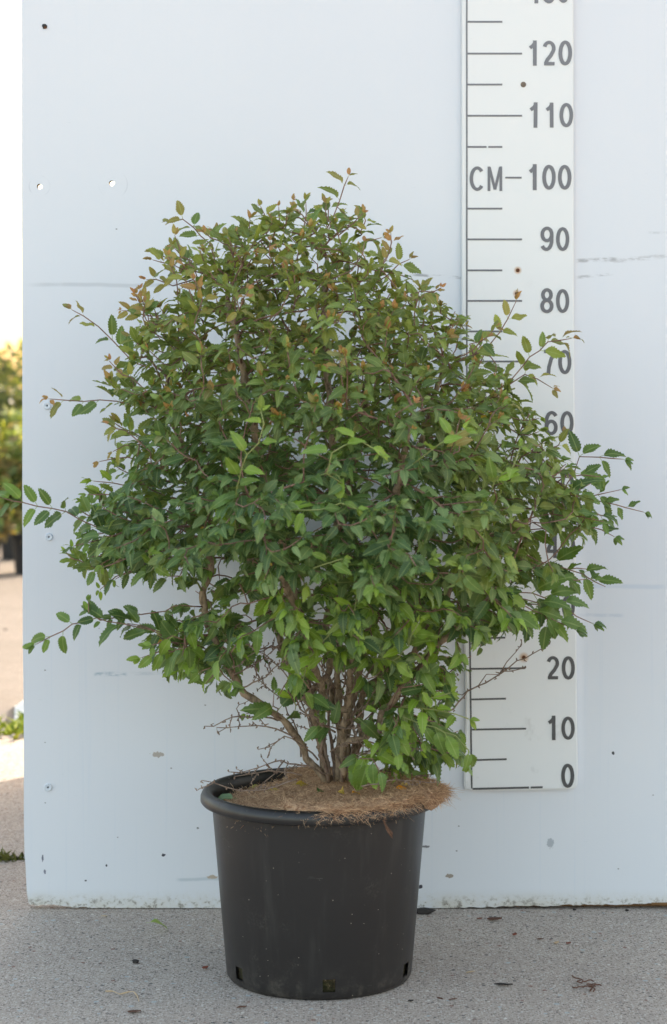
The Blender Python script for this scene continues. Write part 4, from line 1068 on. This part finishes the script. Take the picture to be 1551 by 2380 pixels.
# ------------------------------------------------------------------ fallen leaves on the mat and bits on the ground
def fallen(name, p, L, c, label, cat, rot, tpl=0, lift=.002, nr=(0, -.15, 1), group=None):
    lv = Leaves(); d = Vector((math.cos(rot), math.sin(rot), .05)); lv.add((0, 0, 0), d, Vector(nr), L, c, tpl); o = lv.obj(name, M['leaf'])
    V = [v.co.z for v in o.data.vertices]; o.location = (p.x, p.y, p.z - min(V) + .0004); tag(o, label, cat, group); return o
def mat_pt(u, v):
    z = .245
    for _ in range(8):
        q = G(u, v, z); z = mat_z(q.x - MC.x, q.y - MC.y)
    q.z = z + .001; return q
for u, v, L, c, rot, lab in ((679, 1836, .024, (.60, .43, .06), 0.2, 'yellow fallen leaf left of the stems on the coir mat, flatter one of a pair'),
                             (697, 1834, .020, (.66, .50, .10), 1.2, 'yellow fallen leaf tilted up beside a flatter yellow leaf on the coir mat'),
                             (799, 1857, .020, (.75, .50, .13), 2.0, 'pale yellow-orange fallen leaf in front of the stem bases on the coir mat'),
                             (815, 1856, .017, (.80, .38, .03), .8, 'bright orange fallen leaf just right of a paler one in front of the stems'),
                             (914, 1838, .017, (.75, .30, .02), .1, 'small orange fallen leaf on the mat behind the lowest hanging green leaves'),
                             (953, 1831, .015, (.62, .45, .16), 2.6, 'small buff fallen leaf near the right side of the coir mat'),
                             (596, 1824, .030, (.24, .38, .10), 1.4, 'fresh pale green fallen leaf standing up on the left of the coir mat'),
                             (546, 1836, .024, (.14, .24, .10), 3.0, 'green fallen leaf close to the back left rim of the pot'),
                             (551, 1864, .026, (.20, .30, .16), 2.9, 'pale grey-green fallen leaf close to the front left rim of the pot'),
                             (579, 1838, .018, (.45, .50, .10), .3, 'small yellow-green fallen leaf lying in front of the pale green standing leaf'),
                             (622, 1838, .016, (.60, .46, .10), .3, 'small faded yellow fallen leaf between the green leaves and the yellow pair'),
                             (737, 1846, .024, (.07, .17, .04), 1.2, 'dark green leaf lying on the mat just left of the stem bases')):
    fallen('fallen_leaf', mat_pt(u, v), L, c, lab, 'leaf', rot, random.randrange(7), nr=(random.gauss(0, .4), -.7, 1), group='fallen leaves on the coir mat')
fallen('green_leaf', G(340, 2168), .030, (.30, .42, .12), 'curled light green leaf lying on the concrete left of the pot', 'leaf', .3, 4)
M['brown'] = simple('dead_leaf_brown', (.12, .055, .035), .7, .4, 120); M['tan'] = simple('straw', (.50, .36, .22), .6, .25, 120); M['black'] = simple('dark_debris', (.035, .03, .028), .7, .4, 120, .3); M['red'] = simple('reddish_bract', (.20, .06, .035), .7, .4, 120)
def flake(u, v, Lpx, ang, mat_, label, name='dead_leaf', cat='leaf', curl=.35, wide=.28):
    c = G(u, v); L = Lpx / 1600.; g = Geo(); n = 6; rows = []
    for i in range(n + 1):
        t = i / n; wd = L * wide * math.sin(math.pi * min(1, t * .96 + .03)) * random.uniform(.8, 1.2); cx = (t - .5) * L; cy = .06 * L * math.sin(5 * t)
        for s_ in (-1, -.4, .4, 1):
            x, y = cx, cy + s_ * wd; z = .0012 + curl * L * .35 * (s_ * s_) * .6 + curl * L * .5 * (t - .4) ** 2 + random.uniform(0, .0005)
            g.v.append(Vector((c.x + x * math.cos(ang) - y * math.sin(ang), c.y + x * math.sin(ang) + y * math.cos(ang), c.z + z)))
    for i in range(n):
        for k in range(3): g.f.append((i * 4 + k, i * 4 + k + 1, i * 4 + 5 + k, i * 4 + 4 + k)); g.m.append(0)
    o = g.obj(name, mat_, None, True); sm = o.modifiers.new('thick', 'SOLIDIFY'); sm.thickness = .0006; tag(o, label, cat); recenter(o); return o
flake(1150, 2141, 38, .1, M['brown'], 'long curled brown leaf near the foot of the screen, right of the pot', curl=.5)
flake(1197, 2176, 17, 1.2, M['red'], 'small folded reddish brown leaf scrap on the concrete below the long curled leaf', curl=.8, wide=.4)
flake(1256, 2186, 18, .2, M['brown'], 'small dark brown scrap on the concrete left of a yellowish sliver', curl=.4)
flake(1294, 2195, 22, 1.1, M['tan'], 'yellowish upright sliver on the concrete right of the pot', curl=.5, wide=.25)
flake(1322, 2196, 15, .6, M['red'], 'tiny reddish scrap on the concrete just right of the yellowish sliver', curl=.6, wide=.4)
flake(1171, 2293, 42, -.1, M['black'], 'dark narrow withered leaf on the concrete near the bottom right', curl=.3, wide=.16)
flake(1094, 2262, 26, .6, M['tan'], 'pinkish tan splinter on the concrete right of the pot base', 'splinter', 'splinter', curl=.1, wide=.10)
flake(1115, 2138, 16, .3, M['red'], 'small rust coloured flake on the concrete between the pot and the curled brown leaf', curl=.3, wide=.3)
flake(1023, 2325, 20, -.8, M['brown'], 'thin brown leaf scrap on the concrete below the right side of the pot', curl=.5, wide=.2)
flake(1053, 2326, 22, .5, M['brown'], 'second thin brown scrap right below the pot, farther from it', curl=.2, wide=.12)
flake(955, 2330, 14, .4, M['black'], 'small dark scrap on the concrete nearest the pot bottom on the right', curl=.5, wide=.35)
flake(477, 2254, 17, .7, M['red'], 'small rust red leaf scrap on the concrete left of the pot base', curl=.9, wide=.45)
flake(312, 2355, 30, .3, M['brown'], 'flat brown leaf scrap at the bottom of the view left of the pot', curl=.25, wide=.26)
flake(242, 2132, 18, .1, M['tan'], 'small tan scrap on the concrete near the left part of the screen foot', curl=.15, wide=.16)
flake(562, 2345, 24, .4, M['brown'], 'dark brown scrap on the concrete just below the left side of the pot', curl=.4, wide=.2)
flake(12, 1466 + 0, 26, .1, M['black'], 'dark clod lying far back on the sunlit yard at the left edge', 'clod', 'clod', curl=.9, wide=.45)
g = Geo(); q = [G(245, 2304, .003), G(262, 2304, .003), G(279, 2311, .003), G(298, 2306, .004), G(311, 2305, .005), G(319, 2314, .003), G(323, 2327, .002)]
sm_ = []
for i in range(len(q) - 1):
    for t in (0, .33, .66): sm_.append(q[i].lerp(q[i + 1], t))
sm_.append(q[-1]); g.tube(sm_, [.0009 + .0004 * math.sin(i) for i in range(len(sm_))], 6); o = g.obj('straw', M['tan'], None, True); tag(o, 'bent pale straw lying on the concrete at the bottom left', 'straw'); recenter(o)
g = Geo()
for k in range(9):
    a = G(1365 + random.uniform(-14, 14), 2292 + random.uniform(-14, 14), .004); pts_ = [a]; d = Vector((random.gauss(0, 1), random.gauss(0, 1), 0)).normalized()
    for i in range(5): d = (d + Vector((random.gauss(0, .7), random.gauss(0, .7), random.gauss(0, .3)))).normalized(); e = pts_[-1] + d * .004; e.z = max(.0015, e.z); pts_.append(e)
    g.tube(pts_, .0010, 5)
o = g.obj('moss_scrap', M['brown'], None, True); tag(o, 'tangled reddish brown plant scrap on the concrete at the lower right', 'plant scrap'); recenter(o)
def stone(u, v, r, mat_, label, name='pebble', cat='pebble', sq=(1, .8, .6)):
    c = G(u, v); bm = bmesh.new(); bmesh.ops.create_icosphere(bm, subdivisions=3, radius=r)
    for vt in bm.verts:
        k = 1 + .18 * math.sin(vt.co.x / r * 3 + u) * math.sin(vt.co.z / r * 4 + v) + .08 * math.sin(vt.co.y / r * 7)
        vt.co = Vector((vt.co.x * k * sq[0], vt.co.y * k * sq[1], vt.co.z * k * sq[2] + r * sq[2] * .8))
    me = bpy.data.meshes.new(name); bm.to_mesh(me); bm.free(); o = link(name, me, mat_, None, True); o.location = c; tag(o, label, cat)
stone(315, 2239, .0052, M['black'], 'dark round pebble on the concrete left of the pot')
stone(985, 2124, .011, M['black'], 'dark flat wood chip half under the screen beside the pot', 'wood_chip', 'wood chip', (1.6, .6, .45))
stone(1336, 2116, .003, M['black'], 'tiny black grit grain on the concrete near the screen foot, left one of two')
stone(1458, 2118, .003, M['black'], 'tiny black grit grain on the concrete near the screen foot, right one of two')

# ------------------------------------------------------------------ what shows left of the screen
M['grass'] = fibremat('grass', (.16, .24, .03), (.46, .50, .06)); M['moss'] = fibremat('moss', (.05, .07, .02), (.20, .20, .05))
def grass_strip(name, x0, x1, yc, w_, n, h0, h1, z0, mat_, lean=.5):
    g = Geo()
    for i in range(n):
        x = random.uniform(x0, x1); y = yc + random.gauss(0, w_); h = random.uniform(h0, h1) * (.55 + .45 * math.sin(x * 23) ** 2)
        d = Vector((random.gauss(0, lean), random.gauss(0, lean), 1)).normalized(); p = Vector((x, y, z0)); sd_ = Vector((random.gauss(0, 1), random.gauss(0, .4), 0)).normalized() * h * .09
        q = p + d * h * .55; e = p + d * h + Vector((random.gauss(0, .3), random.gauss(0, .3), -.1)) * h
        b = len(g.v); g.v += [p - sd_ * .6, p + sd_ * .6, q + sd_, q - sd_, e]; g.f += [(b, b + 1, b + 2, b + 3), (b + 3, b + 2, b + 4)]; g.m += [0, 0]
    o = g.obj(name, mat_); tag(o, kind='stuff'); return o
def st(o, label, cat): tag(o, label, cat)
o = grass_strip('grass', -2.6, -.45, YJ + .002, .007, 5200, .010, .042, -.008, M['moss'], .9); st(o, 'mossy dark grass filling the joint between the concrete slabs', 'grass')
o = grass_strip('grass', -3.0, -.45, YE + .10, .07, 6000, .02, .085, -.02, M['grass'], .6); st(o, 'sunlit yellow-green grass along the far edge of the slab', 'grass')
M['white'] = simple('white_cloth', (.78, .76, .72), .7, .08, 30, .3, .3); M['gravel'] = simple('gravel_stone', (.42, .37, .32), .8, .5, 90, .3)
# crumpled white sheet behind the grass
g = Geo(); c0 = G(70, 1700, -.018); nx, ny = 26, 20
for i in range(nx + 1):
    for j in range(ny + 1):
        x = (i / nx - .5) * .62; y = (j / ny) * .42; e = min(i, nx - i, j, ny - j) / 4.
        g.v.append(Vector((c0.x + .27 + x - y * .15, c0.y + .02 + y + .1 * x, -.017 + min(1, e) * (.030 + .022 * math.sin(i * .9 + j * .5) * math.cos(j * .8) + .03 * min(1, y / .3)))))
for i in range(nx):
    for j in range(ny): a = i * (ny + 1) + j; g.f.append((a, a + ny + 1, a + ny + 2, a + 1)); g.m.append(0)
o = g.obj('white_sheet', M['white'], None, True); tag(o, 'crumpled white sheet on the ground behind the sunlit grass at the left edge', 'sheet'); recenter(o)
g = Geo()
for i in range(260):
    p = Vector((random.uniform(-1.6, -.5), YE - .02 + random.gauss(0, .035), .004)); r = random.uniform(.003, .009)
    b = len(g.v)
    for dx, dy, dz in ((1, 0, 0), (0, 1, 0), (-1, 0, 0), (0, -1, 0), (0, 0, 1.0), (0, 0, -.8)): g.v.append(p + Vector((dx, dy, dz)) * r * random.uniform(.7, 1.2))
    for f_ in ((0, 1, 4), (1, 2, 4), (2, 3, 4), (3, 0, 4), (1, 0, 5), (2, 1, 5), (3, 2, 5), (0, 3, 5)): g.f.append(tuple(b + q for q in f_)); g.m.append(0)
o = g.obj('gravel', M['gravel']); tag(o, 'loose gravel crumbs along the far edge of the slab', 'gravel', kind='stuff')

M['bgleaf'] = leafmat('background_leaf', .4); M['farpot'] = simple('far_pot', (.035, .036, .04), .5, .15, 20)
def clump(lv, c, rx, ry, rz, n, L, cols):
    for i in range(n):
        a = Vector((random.gauss(0, 1), random.gauss(0, 1), random.gauss(0, 1))).normalized(); k = random.random() ** .4
        wob = 1 + .18 * math.sin(a.x * 5 + c.x * 9) * math.sin(a.z * 6 + c.y)
        p = c + Vector((a.x * rx, a.y * ry, a.z * rz)) * k * wob
        lv.add(p, a + Vector((random.gauss(0, .6), random.gauss(0, .6), random.gauss(0, .6))), a + Vector((0, 0, .7)) + Vector((random.gauss(0, .5), random.gauss(0, .5), 0)), L * random.uniform(.6, 1.3), random.choice(cols))
far = G(30, 1322)
def potted(x, y, r, h, label, cols, top, n=900):
    e = empty('potted_plant', (x, y, -.02), label, 'potted plant', 'potted plants standing in the sunny yard')
    g = Geo(); g.lathe([(0, .002), (r * .78, .002), (r * .93, h * .86), (r, h * .86), (r * 1.03, h), (r * .93, h), (r * .90, h * .9), (0, h * .9)], 32, (x, y, -.02)); g.obj('pot', M['farpot'], e, False)
    lv = Leaves()
    clump(lv, Vector((x, y, h + top * .42)), r * 1.25, r * 1.25, top * .52, n, .055, cols); lv.obj('foliage', M['bgleaf'], e)
    g = Geo()
    for k in range(7):
        a = k * .9; g.tube([Vector((x, y, h * .8)), Vector((x + r * .4 * math.cos(a), y + r * .4 * math.sin(a), h + top * .3)), Vector((x + r * .8 * math.cos(a), y + r * .8 * math.sin(a), h + top * .7))], [.006, .005, .003], 5)
    g.obj('stems', M['twig'], e)
YG, GR, OR = (.15, .23, .06), (.07, .13, .05), (.20, .15, .06)
xb = W(75, 1300, far.y).x; xa = W(-33, 1300, far.y).x
potted(xb, far.y, .102, .19, 'potted plant with yellow-green leaves, mostly hidden behind the left edge of the screen', [YG, YG, GR, OR, (.5, .45, .2)], .52)
potted(xa, far.y - .15, .102, .19, 'potted plant with yellow and orange leaves cut off by the left edge of the view', [YG, GR, OR, OR], .50)
for k, lab in enumerate(('yellow-green potted plant in the front row, third leftwards from the screen', 'low yellow-green potted plant ending the front row on the left')):
    potted(xa - .30 - .27 * k, far.y - .1 + random.uniform(-.1, .1), .10, .18, lab, [YG, GR, OR], .5 - .1 * k, 500)
for k, lab in enumerate(('tall bright yellow-leaved potted plant in the rear row, nearest to the screen', 'bright yellow potted plant in the middle of the rear row', 'bright yellow potted plant ending the rear row on the left')):
    x = W(40, 1100, far.y + .8).x - .3 * k
    potted(x, far.y + .8 + random.uniform(-.1, .1), .10, .18, lab, [(.30, .34, .06), YG, YG], .60 - .05 * k, 700)
for k in range(3):
    y = 12.5 + random.uniform(-.4, .4); x = W(30, 900, y).x - 1.1 * k + (.35 if k else 0)
    e = empty('bush', (x, y, -.02), ('dark olive rounded bush rising behind the potted plants at the left edge' if k == 0 else ('olive bush in the middle of the three behind the potted plants', 'olive bush farthest left of the three behind the potted plants')[k - 1]), 'bush', 'hedge bushes behind the potted plants')
    lv = Leaves(); tone = random.uniform(.8, 1.2)
    cs = [tuple(q * tone for q in c) for c in ((.055, .085, .035), (.075, .105, .04), (.045, .065, .03), (.15, .17, .05))]
    top = W(30, 806 + (0 if k == 0 else random.uniform(-20, 20)), y).z
    clump(lv, Vector((x, y, top * .5)), .75, .7, top * .52, 4200, .075, cs); lv.obj('crown', M['bgleaf'], e)
    g = Geo(); g.tube([Vector((x, y, -.02)), Vector((x + .03, y, .3)), Vector((x, y, .8))], [.05, .04, .02], 8); g.obj('trunk', M['bark'], e)
